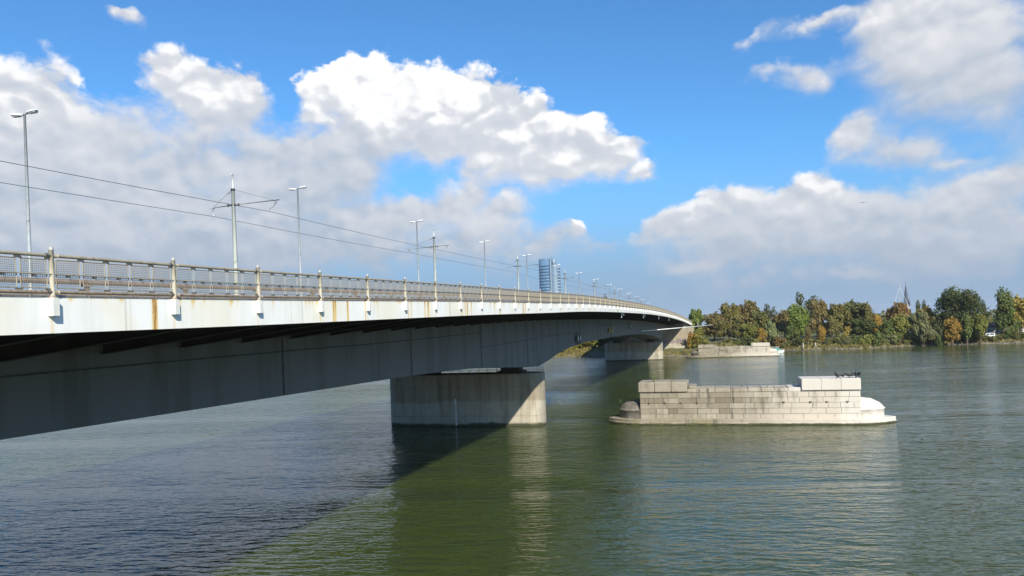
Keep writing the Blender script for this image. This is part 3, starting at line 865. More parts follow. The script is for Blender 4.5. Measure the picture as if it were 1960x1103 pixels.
# ------------------------------------------------------------------ street lamps
XL = -33.0
def make_lamp():
    r = thing('street_lamp', 'x', 'street lamp', group='twin headed street lamps along the bridge')
    mb = MB(); mb.tube([(0,0,0),(0,0,1.2),(0,0,1.25),(0,0,10.15)], [.125,.12,.10,.055], 10); mb.build('pole', MLAMP, r, True)
    mb = MB(); mb.tube([(-.22,0,10.1),(0,0,10.13),(.22,0,10.16)], .04, 6); mb.build('cross_arm', MLAMP, r, True)
    for s in (-1, 1):
        mb = MB(); prev = None
        for k, (u, w, h) in enumerate([(0,.05,.04),(.06,.10,.07),(.2,.14,.10),(.42,.16,.10),(.6,.13,.07),(.7,.06,.03)]):
            x = s*(.14+u); z0 = 10.14 + (.03 if s > 0 else -.05) + u*.10
            ring = [mb.vert((x, math.cos(a)*w, z0 + (math.sin(a)*h if math.sin(a) > 0 else math.sin(a)*h*.45))) for a in [6.28319*j/10 for j in range(10)]]
            if prev:
                for j in range(10): mb.face((prev[j], prev[(j+1)%10], ring[(j+1)%10], ring[j]))
            else: mb.face(ring)
            prev = ring
        mb.face(list(reversed(prev)))
        hd = mb.build('lamp_head', MHEAD, r, True)
        mb = MB(); x0, x1 = sorted((s*.3, s*.72)); zz = 10.14 + (.03 if s > 0 else -.05)
        mb.box((x0, -.10, zz-.035), (x1, .10, zz+.03)); mb.build('lamp_glass', MGLASS, hd)
    return r
lamp_y = [29.4, 54.2, 78.8, 103.6, 127.8, 152.4, 177, 202, 226, 250, 275, 299, 323, 347]
names = ['at the left edge of the picture', 'just right of the nearest catenary mast', 'just left of the second catenary mast', 'between the second and third catenary masts',
         'just left of the round glass tower', 'in front of the round glass tower', 'right of the fourth catenary mast', 'beside the fifth catenary mast', 'left of the sixth catenary mast', 'just right of the sixth catenary mast',
         'in line with the seventh catenary mast', 'just right of the seventh catenary mast', 'last but one before the far bank', 'last one before the far bank']
lamp0 = make_lamp()
for k, Y in enumerate(lamp_y):
    o = lamp0 if k == 0 else copy_tree(lamp0)
    o.location = (XL, Y, top(Y)-.02)
    o['label'] = 'white twin headed street lamp on the bridge, ' + names[k]

# ------------------------------------------------------------------ catenary masts and wires
XM = -30.0
mast_y = [41.6, 76.3, 110.6, 146.0, 180.3, 216, 250, 287, 322]
def make_mast(la, ra, lw, rw):
    r = thing('catenary_mast', 'x', 'catenary mast', group='tram catenary masts along the bridge')
    mb = MB(); mb.tube([(0,0,0),(0,0,.03),(0,0,8.0)], [.17,.165,.10], 12); mb.build('pole', MMAST, r, True)
    mb = MB(); mb.tube([(0,0,7.98),(0,0,8.9)], .045, 8); mb.tube([(-.14,0,8.9),(.08,0,8.9)], .035, 6); mb.build('top_rod', MMAST, r, True)
    mb = MB(); mb.lathe([(.001,7.82),(.13,7.84),(.14,7.9),(.13,7.97),(.001,7.98)], n=12); mb.build('collar', MBLK, r, True)
    mb = MB(); mb.tube([(la,0,6.86),(-.1,0,6.93)], .032, 6); mb.tube([(.1,0,6.94),(ra,0,7.0)], .032, 6); mb.build('cross_arm', MROD, r, True)
    mb = MB()
    for x in (-.38, -.14, .14, .38): mb.lathe([(.001,-.08),(.07,-.07),(.07,.07),(.001,.08)], (x,0,6.93), 8)
    mb.build('insulator', MBLK, r, True)
    mb = MB()
    mb.tube([(-.1,0,7.9),(la+.25,0,6.9)], .012, 5); mb.tube([(.1,0,7.9),(ra-.35,0,7.0)], .012, 5); mb.tube([(-.35,0,7.66),(-.15,0,7.86)], .028, 5); mb.build('stay_wire', MROD, r)
    for s, e, w in ((-1, la, lw), (1, ra, rw)):
        mb = MB(); x0 = e - s*.28
        mb.tube([(x0,0,6.93),(x0-.12,0,6.62)], .028, 5); mb.tube([(x0+.1,0,6.93),(x0+.02,0,6.75)], .02, 5)
        mb.tube([(x0-.12,0,6.62),(w-.05,0,6.45),(w,0,6.31)], .016, 5)
        mb.build('wire_hanger', MROD, r)
    return r
mn = ['nearest and tallest looking', 'second nearest', 'third from the left', 'fourth from the left', 'fifth from the left', 'sixth from the left', 'seventh from the left', 'eighth from the left', 'farthest']
wl, wr = [], []
for k, Y in enumerate(mast_y):
    even = k % 2 == 0
    la, ra, lw, rw = ((-1.75, 3.35, -1.5, 2.65) if even else (-3.2, 1.75, -2.35, 1.42))
    o = make_mast(la, ra, lw, rw)
    o.location = (XM, Y, top(Y)-.02)
    o['label'] = 'pale green tram mast on the bridge, ' + mn[k] + ' of its row'
    wl.append((XM+lw, Y, top(Y)+6.29)); wr.append((XM+rw, Y, top(Y)+6.29))
def wire(P, first, label):
    P = [first] + P; pts = []
    for a, b in zip(P, P[1:]):
        for j in range(8):
            u = j/8; pts.append((a[0]+(b[0]-a[0])*u, a[1]+(b[1]-a[1])*u, a[2]+(b[2]-a[2])*u - .22*4*u*(1-u)*.35))
    pts.append(P[-1])
    mb = MB(); mb.tube(pts, .015, 5); tag(mb.build('tram_wire', MWIRE), label, 'overhead wire', 'overhead tram wires')
wire(wl, (-32.2, 6.8, top(6.8)+6.3), 'lower looking overhead tram wire, on the left side of the masts')
wire(wr, (-28.3, 6.8, top(6.8)+6.3), 'upper looking overhead tram wire, on the right side of the masts')

# ------------------------------------------------------------------ old masonry piers
MDOME = simple('weathered nose stone', (.15, .13, .105), .9, var=.4, scale=1.2, bump=.5, grime=(.09, .08, .065))
MLIME = simple('bird lime covered stone', (.56, .53, .475), .85, var=.14, scale=1.5, bump=.5, grime=(.38, .335, .27))
MJOINT = simple('mortar joint', (.19, .16, .115), .95, var=.4, scale=1.5)
MLUG = simple('rusty iron lug', (.12, .09, .07), .7)
MLEAF = simple('weed leaves', (.16, .2, .05), .6, var=.3)
def block_wall(mb, x0, x1, z0, z1, yf, rows, blen, rnd, axis='y', sgn=-1, dep=.16):
    """courses of separate stones standing proud of a recessed joint plane"""
    h = (z1-z0)/rows; g = .02
    for r in range(rows):
        x = x0 - rnd.uniform(0, blen*.6) if r % 2 else x0
        while x < x1:
            l = blen*rnd.uniform(.55, 1.5); a = max(x, x0)+g; b = min(x+l, x1)-g
            if x1 - (x+l) < .35: b = x1-g; l = x1-x+1
            if b - a > .12:
                t = min(1, max(0, rnd.gauss(.55, .3))); za, zb = z0+r*h+g, z0+(r+1)*h-g
                pr = rnd.uniform(0, .05)
                if axis == 'y': mb.box((a, yf+min(0, 0)-pr, za), (b, yf+dep, zb), t) if sgn < 0 else mb.box((a, yf-dep, za), (b, yf+pr, zb), t)
                else: mb.box((yf-dep, a, za), (yf+pr, b, zb), t) if sgn > 0 else mb.box((yf-pr, a, za), (yf+dep, b, zb), t)
            x += l
def old_pier(Yf, xl, x0, x1, x2, x3, xr, hl, hm, hr, label, seed, detail=True):
    limed = 1.0 if detail else .15
    """Yf front face; x0..x1 left block, x1..x2 low wall, x2..x3 right block; xl/xr nose tips"""
    rnd = random.Random(seed); th = 4.0; Yb = Yf + th; yc = Yf + th/2
    mat = stone_mat('old pier stone', x0, x3, limed)
    p = thing('masonry_pier', label, 'stone pier', (0, 0, 0), 'old masonry piers standing alone in the river')
    # plinth with pointed noses
    mb = MB(); n = 9; out = []
    yf2, yb2 = Yf-.62, Yb+.62
    def noise_(k): return rnd.uniform(-.06, .06)
    front = [(xl + (x0-xl+.6)*(k/n), yc + (yf2-yc)*math.sin(R(90*k/n))**.75) for k in range(n+1)]
    mid = [(x0+.6 + (x3-x0-1.2)*k/40, yf2) for k in range(1, 40)]
    right = [(xr - (xr-x3+.6)*(k/n), yc + (yf2-yc)*math.sin(R(90*k/n))**.75) for k in range(n, -1, -1)]
    fr = front + mid + right
    loop = fr + [(x, 2*yc - y) for x, y in reversed(fr[1:-1])]
    zs = [(-2.5, 0), (-.05, .0), (.16, .0), (.30, -.05), (.58, -.05), (.64, -.16)]
    prev = None; cx_ = (xl+xr)/2
    for zi, (z, off) in enumerate(zs):
        ring = []
        for (x, y) in loop:
            d = Vector((0 if abs(x-cx_) < 8 else (x-cx_)*.15, y-yc)); d = d.normalized() if d.length else d
            j = noise_(0) if zi in (1, 2) else noise_(0)*.25
            ring.append(mb.vert((x+d.x*(off+j), y+d.y*(off+j), z + (rnd.uniform(-.05,.06) if zi == 2 else 0)), .45+rnd.uniform(-.12,.12)))
        m = len(ring)
        if prev:
            for k in range(m): mb.face((prev[k], prev[(k+1)%m], ring[(k+1)%m], ring[k]))
        prev = ring
    c0 = mb.vert((cx_, yc, .66))
    for k in range(m): mb.face((prev[k], prev[(k+1)%m], c0))
    mb.build('plinth', mat, p)
    # body: recessed core plus proud stones
    capL, capR = 1.15, 1.2
    mb = MB()
    g = .035
    mb.m = 1
    mb.box((x0+g, Yf+g, .5), (x3-g, Yb-g, hm-.3), -.25)
    mb.box((x0+g, Yf+g, hm-.3), (x1-g, Yb-g, hl-capL), -.25)
    mb.box((x2+g, Yf+g, hm-.3), (x3-g, Yb-g, hr-capR), -.25)
    mb.m = 0
    zr = .6; nr = 5
    block_wall(mb, x0, x3, zr, hm-.42, Yf, nr, 1.75, rnd)
    block_wall(mb, x0, x3, zr, hm-.42, Yb, nr, 1.6, rnd, 'y', 1)
    block_wall(mb, Yf+.17, Yb-.17, zr, hm-.42, x0, nr, 1.5, rnd, 'x', -1)
    block_wall(mb, Yf+.17, Yb-.17, zr, hm-.42, x3, nr, 1.5, rnd, 'x', 1)
    for (a, b, h) in ((x0, x1, hl-capL), (x2, x3, hr-capR)):
        if h - (hm-.42) > .05:
            block_wall(mb, a, b, hm-.42, h, Yf, 1, 1.6, rnd); block_wall(mb, a, b, hm-.42, h, Yb, 1, 1.6, rnd, 'y', 1)
    mb.build('pier_body', [mat, mat], p)
    # low wall coping
    mb = MB(); x = x1+.01
    while x < x2-.05:
        b = min(x+rnd.uniform(1.2, 1.9), x2-.02)
        mb.bevbox((x, Yf-.03+rnd.uniform(-.01,.03), hm-.41), (b-.02, Yb+.03, hm+rnd.uniform(-.05,.03)), .05, min(1,max(0,rnd.gauss(.7,.15)))); x = b
    mb.bevbox((x1+.1, Yf+.3, hm), (x1+.9, Yb-.3, hm+.32), .05, .6)
    mb.build('coping', mat, p)
    # cap stones
    for (a, b, h, c, ov, rr) in ((x0-.16, x1+.02, hl, capL, .2, .09), (x2-.42, x3+.06, hr, capR, .2, .04)):
        mb = MB(); nn = 3; w = (b-a)/nn
        for k in range(nn):
            mb.bevbox((a+k*w+.004, Yf-ov+rnd.uniform(-.02,.02), h-c+.01), (a+(k+1)*w-.004, Yb+ov, h+rnd.uniform(-.03,.02)), rr, rnd.uniform(.5,.9))
        mb.build('cap_stone', mat, p)
    # rounded noses
    for (xe, sg, tip, mt, t) in ((x0, -1, xl, MDOME, .3), (x3, 1, xr, MLIME if detail else mat, .9)):
        mb = MB(); rx = 2.55; ry = 1.85
        a0, a1 = (R(90), R(270)) if sg < 0 else (R(-90), R(90))
        prof = [(1.0,.6),(1.0,1.45),(1.04,1.5),(1.04,1.6),(.98,1.62),(.95,1.8),(.86,2.1),(.7,2.36),(.48,2.55),(.22,2.66),(.01,2.68)]
        mb.lathe([(r, z) for r, z in prof], (xe, yc, 0), 18, rx, ry, a0, a1)
        for i_, q_ in enumerate(mb.v):
            j_ = .05*math.sin(q_[0]*7+q_[1]*5)*math.sin(q_[2]*6+q_[1]*3) + .03*math.sin(q_[1]*13+q_[2]*9); mb.v[i_] = (q_[0]+sg*j_*(abs(q_[0]-xe) > .05), q_[1]+j_*.5, q_[2]+j_*.6)
        mb.build('rounded_nose', mt, p, True)
    if detail:
        for x in [x0+1.05+1.75*k for k in range(4)] + [x3-7.6, x3-4.9, x3-3.3, x3-1.25]:
            mb = MB(); mb.tube([(x, Yf+.1, 2.42), (x, Yf-.16, 2.42)], .07, 6); mb.tube([(x-.12, Yf-.1, 2.5), (x, Yf-.16, 2.36), (x+.12, Yf-.1, 2.5)], .04, 5)
            mb.build('iron_lug', MLUG, p)
    return p
old_pier(85.8, -13.4, -9.5, -4.25, 8.1, 13.45, 17.2, 4.75, 3.95, 4.85, 'nearer old stone pier whitened by bird lime at its right end', 11)
old_pier(266.6, -13.2, -9.0, -3.6, 8.8, 14.3, 17.6, 4.4, 3.6, 4.55, 'farther old stone pier in front of the wooded bank', 12, False)

# weeds on the near pier
def weed(x, y, z, h, n, label, seed, name='weed_plant'):
    rnd = random.Random(seed); mb = MB()
    for k in range(n):
        a = rnd.uniform(0, 6.28); sp = rnd.uniform(.15, .6)*h; hh = h*rnd.uniform(.5, 1)
        P = [(0,0,0), (math.cos(a)*sp*.4, math.sin(a)*sp*.4, hh*.55), (math.cos(a)*sp, math.sin(a)*sp, hh)]
        mb.tube(P, [.012,.009,.004], 4)
        for q in range(7):
            u = .25 + .75*q/7; i = 0 if u < .5 else 1; w = (u-.5*i)*2
            c = Vector(P[i]).lerp(Vector(P[i+1]), w); b = rnd.uniform(0, 6.28); L = .10*h+.05
            d = Vector((math.cos(b), math.sin(b), rnd.uniform(-.1,.5)))*L; s = Vector((-math.sin(b), math.cos(b), 0))*L*.28
            ii = [mb.vert(c), mb.vert(c+d*.5+s), mb.vert(c+d), mb.vert(c+d*.5-s)]; mb.face(ii)
    o = mb.build(name, MLEAF, loc=(x, y, z)); tag(o, label, 'weed', 'weeds growing on the old pier'); return o
weed(-7.9, 86.3, 4.72, 1.15, 12, 'leafy green weed, tallest one, on the left cap of the nearer old pier', 1)
weed(-6.0, 86.6, 4.72, .6, 7, 'small weed right of the tall weed on the left pier cap', 2)
weed(-11.9, 87.4, 2.3, .55, 4, 'thin weed on the dark rounded nose of the nearer old pier', 3)
weed(1.6, 87.5, 3.95, .45, 5, 'dry tuft in the middle of the low wall of the nearer old pier', 4)
weed(4.3, 87.2, 3.95, .4, 5, 'dry tuft on the low wall nearest the white cap', 5)

# cormorants on the right cap
MBIRD = simple('black plumage', (.012, .012, .014), .5, var=.2)
MBEAK = simple('horn beak', (.25, .18, .08), .5)
def cormorant(x, y, z, rot, label, pose):
    b = thing('cormorant', label, 'bird', (x, y, z), 'cormorants on the nearer old pier')
    b.rotation_euler = (0, 0, rot)
    mb = MB()
    if pose == 'low': P = [((-.42,0,.16),.03),((-.2,0,.2),.09),((0,0,.24),.13),((.18,0,.28),.11),((.28,0,.36),.055),((.34,0,.46),.04),((.42,0,.5),.042),((.47,0,.5),.02)]
    else: P = [((-.34,0,.10),.03),((-.18,0,.2),.085),((-.02,0,.34),.13),((.09,0,.5),.11),((.13,0,.62),.055),((.10,0,.74),.04),((.15,0,.82),.043),((.21,0,.83),.02)]
    mb.tube([p for p, r in P], [r for p, r in P], 10); mb.build('body', MBIRD, b, True)
    e = P[-1][0]
    k = MB(); k.tube([e, (e[0]+.1, 0, e[2]-.01)], [.018,.006], 6); k.build('beak', MBEAK, b)
    for s in (-1, 1):
        k = MB(); sp = .42 if pose == 'spread' else .07
        zz = P[3][0][2]; xx = P[3][0][0]
        q = [(xx, s*.08, zz), (xx-.02, s*(.1+sp*.6), zz+(.16 if pose == 'spread' else -.02)), (xx-.12, s*(.1+sp), zz+(.02 if pose == 'spread' else -.12)), (xx-.3, s*(.1+sp*.5), zz-.28), (xx-.22, s*.08, zz-.2)]
        A = [k.vert(v) for v in q]; B = [k.vert((v[0]-.03, v[1], v[2]-.02)) for v in q]
        for i in range(5): k.face((A[i], A[(i+1)%5], B[(i+1)%5], B[i]))
        k.face(A); k.face(list(reversed(B))); k.build('wing', MBIRD, b)
        k = MB(); k.tube([(-.05, s*.06, .2), (-.03, s*.06, 0)], .02, 5); k.tube([(-.05, s*.06, .012), (.09, s*.07, .012)], .016, 5); k.build('leg', MBIRD, b)
for args in [(11.25, 86.4, 4.86, R(200), 'black cormorant standing apart, leftmost on the white pier cap', 'up'),
             (12.1, 87.6, 4.86, R(10), 'black cormorant crouching second from left on the white pier cap', 'low'),
             (12.55, 87.0, 4.86, R(170), 'black cormorant crouching third from left on the white pier cap', 'low'),
             (13.15, 86.2, 4.86, R(80), 'black cormorant with spread wings at the right corner of the white pier cap', 'spread')]: cormorant(*args)

# bird in the sky
mb = MB()
for s in (-1, 1):
    i = [mb.vert(q) for q in ((0,.12,0),(s*.5,.1,.14),(s*.95,-.08,.05),(s*.45,-.1,.11),(0,-.16,0))]
    j = [mb.vert((mb.v[q][0], mb.v[q][1], mb.v[q][2]-.02)) for q in i]; mb.face(i); mb.face(list(reversed(j)))
    for k in range(5): mb.face((i[k], i[(k+1)%5], j[(k+1)%5], j[k]))
mb.tube([(0,-.35,0),(0,-.1,0),(0,.1,0),(0,.3,.02)], [.03,.07,.07,.02], 8)
bp = on_y(1652, 388, 160)
tag(mb.build('flying_bird', MBIRD, loc=bp), 'tiny dark bird flying in front of the right hand clouds', 'bird')

# ------------------------------------------------------------------ pedestrian on the footway
def person(x, y, z, label):
    root = thing('person', label, 'person', (x, y, z)); root.rotation_euler = (0, 0, R(185))
    V = [(0,0,.95),(0,0,1.12),(0,0,1.32),(0,.01,1.47),(0,.02,1.56),(0,.03,1.66),(0,.03,1.75),
         (-.18,0,1.42),(-.24,-.05,1.14),(-.22,.1,.9),(-.21,.14,.8),(.18,0,1.42),(.24,.06,1.14),(.23,.18,.92),(.22,.22,.83),
         (-.1,.02,.9),(-.1,.18,.5),(-.1,.1,.09),(-.1,.24,.04),(.1,-.02,.9),(.1,-.06,.5),(.1,-.3,.12),(.1,-.18,.04)]
    E = [(0,1),(1,2),(2,3),(3,4),(4,5),(5,6),(2,7),(7,8),(8,9),(9,10),(2,11),(11,12),(12,13),(13,14),(0,15),(15,16),(16,17),(17,18),(0,19),(19,20),(20,21),(21,22)]
    rad = [.15,.14,.17,.08,.065,.105,.085,.085,.06,.05,.04,.085,.06,.05,.04,.1,.07,.055,.045,.1,.07,.055,.045]
    me = bpy.data.meshes.new('body'); me.from_pydata(V, E, [])
    o = bpy.data.objects.new('body', me); col.objects.link(o); o.parent = root
    sk = o.modifiers.new('skin', 'SKIN'); o.modifiers.new('sub', 'SUBSURF').levels = 1
    for i, r in enumerate(rad): me.skin_vertices[0].data[i].radius = (r, r*.8)
    me.skin_vertices[0].data[0].use_root = True
    m, t, b = new_mat('pedestrian clothes'); zz = t.xyz(t.node('ShaderNodeTexCoord').outputs['Object'])[2]
    c = t.mix(t.maprange(zz, .88, .9), (.03,.035,.06,1), (.02,.02,.025,1)); c = t.mix(t.maprange(zz, 1.5, 1.52), c, (.42,.27,.2,1))
    t.put(b.inputs['Base Color'], c); b.inputs['Roughness'].default_value = .8; me.materials.append(m)
    h = MB(); h.lathe([(.001,.125),(.06,.12),(.1,.07),(.112,0),(.1,-.05)], (0,.015,1.7), 12); h.build('hair', MBIRD, root, True)
    f = MB(); f.lathe([(.001,.012),(.02,0),(.001,-.03)], (0,.125,1.665), 6); f.build('nose', simple('skin', (.42,.27,.2)), root)
person(-16.2, 106.5, top(106.5)+.08, 'dark clothed pedestrian walking on the bridge footway behind the railing')

# ------------------------------------------------------------------ trees
def crown_mesh(name, seed, n, lobes, leaf=.5, droop=0):
    """leaf clumps scattered through a union of lobes; unit: metres for a crown about 10 m wide and tall, base at z=0"""
    rnd = random.Random(seed); mb = MB()
    tot = sum(l[3]**2 for l in lobes)
    for (lx, ly, lz, lr, sq) in lobes:
        for k in range(int(n*lr*lr/tot)):
            d = Vector((rnd.gauss(0,1), rnd.gauss(0,1), rnd.gauss(0,1))).normalized()
            rr = lr * (rnd.uniform(.45, 1.0)**.5) * (1 + .22*math.sin(d.x*5+seed)*math.sin(d.z*6+ly) + rnd.uniform(-.06,.1) + (rnd.random()<.07)*rnd.uniform(0,.35))
            c = Vector((lx + d.x*rr, ly + d.y*rr, lz + d.z*rr*sq))
            if c.z < .1: continue
            nrm = (d*.9 + Vector((rnd.gauss(0,.6), rnd.gauss(0,.6), rnd.gauss(0,.6)+.35))).normalized()
            u = nrm.cross(Vector((rnd.random(), rnd.random(), rnd.random()))).normalized(); w = nrm.cross(u)
            s = leaf*rnd.uniform(.5, 1.25); t = rnd.uniform(.25, .75)
            q = [c+u*s, c+w*s*.62+u*s*.1, c-u*s*.8, c-w*s*.6]
            q[2].z -= droop*s
            mb.face([mb.vert(p, t) for p in q])
    o = mb.build(name, MFOL); me = o.data; bpy.data.objects.remove(o); return me
def lobes_round(seed, k=16, R0=4.2, zc=5, sq=.95):
    rnd = random.Random(seed); L = [(0, 0, zc, R0*.72, sq)]
    for i in range(k):
        a = rnd.uniform(0, 6.28); e = rnd.uniform(-.75, 1.2); r = R0*rnd.uniform(.5, 1.05)
        L.append((math.cos(a)*math.cos(e)*r, math.sin(a)*math.cos(e)*r, zc+math.sin(e)*r*sq*1.05, R0*rnd.uniform(.22, .46), rnd.uniform(.75, .95)))
    return L
def lobes_tall(seed, k=18):
    rnd = random.Random(seed); L = []
    for i in range(k):
        z = .8 + 8.6*i/k; w = 3.3*math.sin(math.pi*min(1, (.22+.8*(1-i/k))))**.8 + .3; a = rnd.uniform(0, 6.28)
        L.append((math.cos(a)*w*.5, math.sin(a)*w*.5, z, w*rnd.uniform(.45,.7), 1.15))
    return L
def lobes_bush(seed, k=10):
    rnd = random.Random(seed); L = []
    for i in range(k):
        a = rnd.uniform(0, 6.28); r = rnd.uniform(0, 3.6); h = rnd.uniform(2, 7.0)*(1-r/9)
        L.append((math.cos(a)*r, math.sin(a)*r, h, rnd.uniform(1.5, 2.7), 1.0))
    return L
CR = {'round': [crown_mesh('crown', s, 3600, lobes_round(s), .5) for s in (1, 2, 3)],
      'spread': [crown_mesh('crown', s, 13000, lobes_round(s, 34, 4.7, 4.9, .95), .28) for s in (4,)],
      'tall': [crown_mesh('crown', s, 3200, lobes_tall(s), .46) for s in (5, 6)],
      'airy': [crown_mesh('crown', s, 1500, lobes_round(s, 20, 4.4, 5.2, 1.0), .5) for s in (7,)],
      'willow': [crown_mesh('crown', s, 3200, lobes_round(s, 18, 4.0, 4.8, 1.1), .45, 1.2) for s in (8,)],
      'bush': [crown_mesh('crown', s, 1500, lobes_bush(s), .62) for s in (9, 10, 11)],
      'cypress': [crown_mesh('crown', s, 1200, [(0,0,1+k, 1.9*math.sin(math.pi*(.15+.8*(1-k/9.)))**.7+.3, 1.2) for k in range(9)], .5) for s in (12,)]}
def trunk_mesh(seed):
    rnd = random.Random(seed); mb = MB()
    mb.tube([(0,0,-1),(0,0,0),(.1,.05,2.5),(.05,0,5),(0,.1,7.5)], [.42,.36,.27,.17,.05], 8)
    for k in range(7):
        a = rnd.uniform(0,6.28); z = rnd.uniform(1.8,5.2); L = rnd.uniform(2,3.4)
        mb.tube([(.05,0,z),(math.cos(a)*L*.5,math.sin(a)*L*.5,z+L*.5),(math.cos(a)*L,math.sin(a)*L,z+L*.8)], [.13,.08,.025], 5)
    o = mb.build('trunk', MBARK, None, True); me = o.data; bpy.data.objects.remove(o); return me
TR = [trunk_mesh(s) for s in (1, 2)]
C = {k: tuple(v[i]*.74 + (.105, .10, .034)[i]*.30 for i in range(3)) for k, v in dict(olive=(.115,.102,.032), brown=(.13,.10,.040), dolive=(.075,.08,.025), fresh=(.10,.145,.026), dark=(.038,.058,.019), silver=(.15,.18,.085),
         yellow=(.25,.195,.045), orange=(.25,.15,.028), ygreen=(.135,.14,.03), mid=(.07,.10,.026), red=(.15,.09,.035), grey=(.115,.12,.058), blue=(.036,.055,.032), shrub=(.10,.098,.034)).items()}
tcount = [0]
def tree(name, kind, x, topy, hw, Y, colr, label, cat='tree', zlift=0, clear=.04, group='trees and bushes on the far bank'):
    b = on_y(x, 660, Y); X = b.x; z0 = ground_z(X, Y) + zlift
    zt = on_y(x, topy, Y).z; H = zt - z0
    rad = hw / FPX * (Fv.x*X + Fv.y*Y)
    k = tcount[0]; tcount[0] += 1; rnd = random.Random(k+100)
    r = thing(name, label, cat, (X, Y, z0), group)
    me = CR[kind][k % len(CR[kind])]
    xs = max(v.co.x for v in me.vertices); xm = min(v.co.x for v in me.vertices); zs = max(v.co.z for v in me.vertices)
    if 'ext' not in me: me['ext'] = (xs - xm)/2; me['zt'] = zs
    o = bpy.data.objects.new('crown', me); col.objects.link(o); o.parent = r
    cb = H*clear if kind != 'bush' else -.2
    s = rad/me['ext']; o.scale = (s, s, (H-cb)/me['zt']); o.location = (0, 0, cb); o.rotation_euler = (0, 0, rnd.uniform(-.5,.5))
    c = C[colr]; j = rnd.uniform(.88, 1.12); o.color = (c[0]*j, c[1]*j, c[2]*j, 1)
    if kind != 'bush':
        t = bpy.data.objects.new('trunk', TR[k % 2]); col.objects.link(t); t.parent = r
        sx = max(.35, H/11); t.scale = (sx, sx, H/9.5)
    else:
        t = bpy.data.objects.new('stem', TR[k % 2]); col.objects.link(t); t.parent = r
        t.scale = (.3*s+.1, .3*s+.1, H/12)
    return r
T = [
 ('leafy_tree','round',1333,590,18,352,'fresh','fresh green tree showing just above the far end of the bridge'),
 ('leafy_tree','round',1368,595,24,345,'brown','brownish olive tree right behind the white boom tip'),
 ('leafy_tree','round',1397,577,26,352,'olive','broad olive tree at the left crest of the wood'),
 ('leafy_tree','round',1434,573,27,354,'brown','pale brown tree forming the dome of the left wood'),
 ('leafy_tree','round',1455,588,18,350,'dolive','dark olive tree between the brown dome and the airy grey tree'),
 ('leafy_tree','airy',1477,580,16,352,'blue','thin dark bluish tree standing out above the left wood'),
 ('leafy_tree','round',1503,592,20,347,'brown','low brown tree left of the fresh green poplar'),
 ('leafy_tree','airy',1545,557,25,368,'blue','tall dark bluish tree with open crown above the poplar'),
 ('leafy_tree','round',1566,569,24,352,'brown','rust olive tree right behind the fresh green poplar'),
 ('leafy_tree','round',1602,580,26,350,'olive','olive tree in the dip between rust olive tree and dark olive tree'),
 ('leafy_tree','round',1638,571,28,357,'dolive','dark olive rounded tree at the crest right of the poplar'),
 ('leafy_tree','round',1660,577,17,350,'olive','olive grey tree whose crown ends the middle wood on the right'),
 ('leafy_tree','round',1722,577,23,352,'red','reddish brown tree below the church spire'),
 ('leafy_tree','round',1771,584,18,354,'orange','small orange topped tree below the two far conifers'),
 ('leafy_tree','spread',1835,546,51,347,'dark','huge dark green round tree, largest on the right bank'),
 ('leafy_tree','tall',1922,548,20,343,'mid','tall green tree beside the orange one at the right edge'),
 ('leafy_tree','round',1955,562,26,346,'yellow','golden tree cut by the right edge of the picture'),
 ('leafy_tree','round',1386,612,20,336,'olive','low olive tree in the second row behind the far old pier'),
 ('leafy_tree','round',1412,618,18,333,'shrub','bushy olive tree left of the yellow green one'),
 ('leafy_tree','round',1434,616,16,330,'ygreen','yellow green tree above the middle of the far old pier'),
 ('leafy_tree','round',1457,627,13,326,'orange','orange tinged small tree left of the silvery tree'),
 ('willow_tree','willow',1478,614,15,327,'silver','silvery green willow above the right end of the far old pier'),
 ('poplar_tree','tall',1528,579,22,334,'fresh','fresh green broad poplar standing at the water'),
 ('leafy_tree','round',1515,622,16,327,'mid','dark green low tree at the foot of the poplar'),
 ('slender_tree','tall',1573,622,9,324,'orange','narrow golden tree by the white post on the shore'),
 ('slender_tree','tall',1546,622,8,324,'brown','narrow rust brown tree touching the poplar'),
 ('leafy_tree','round',1594,608,19,334,'olive','olive low tree right of the narrow golden tree'),
 ('leafy_tree','round',1622,624,9,331,'yellow','small yellow tree in front of the dark olive crest'),
 ('leafy_tree','round',1652,606,24,332,'dark','deep green tree left of the orange one on the right bank'),
 ('leafy_tree','round',1679,600,14,335,'orange','orange green tree between two green ones'),
 ('leafy_tree','round',1700,613,16,331,'mid','dark green bushy tree left of the yellow green tree'),
 ('leafy_tree','round',1724,598,20,333,'ygreen','yellow green tree in front of the reddish brown tree'),
 ('willow_tree','willow',1766,592,26,331,'grey','drooping grey olive willow reaching down to the water'),
 ('leafy_tree','bush',1802,628,12,331,'dark','dark green bush left of the bright orange tree'),
 ('leafy_tree','round',1823,604,16,330,'orange','bright orange tree in front of the huge dark tree'),
 ('leafy_tree','round',1851,600,19,334,'mid','green tree right of the bright orange tree'),
 ('leafy_tree','round',1877,600,16,333,'ygreen','mottled yellow green tree left of the dark pavilion roof'),
 ('leafy_tree','bush',1337,626,21,297,'ygreen','round yellow green bush next to the bridge abutment'),
 ('leafy_tree','bush',1325,632,12,295.5,'orange','orange bush touching the bridge abutment wall'),
]
for a in T: tree(*a[:7], a[7])
for x, ty, hw, lab in ((1760,573,5.5,'left one of two dark pointed conifers far behind the willow'), (1771.5,573,5.5,'right one of two dark pointed conifers far behind the willow'), (1884,573,7,'small bluish conifer beside the huge dark tree')):
    tree('conifer_tree', 'cypress', x, ty, hw, 470, 'blue', lab, group='far conifers')
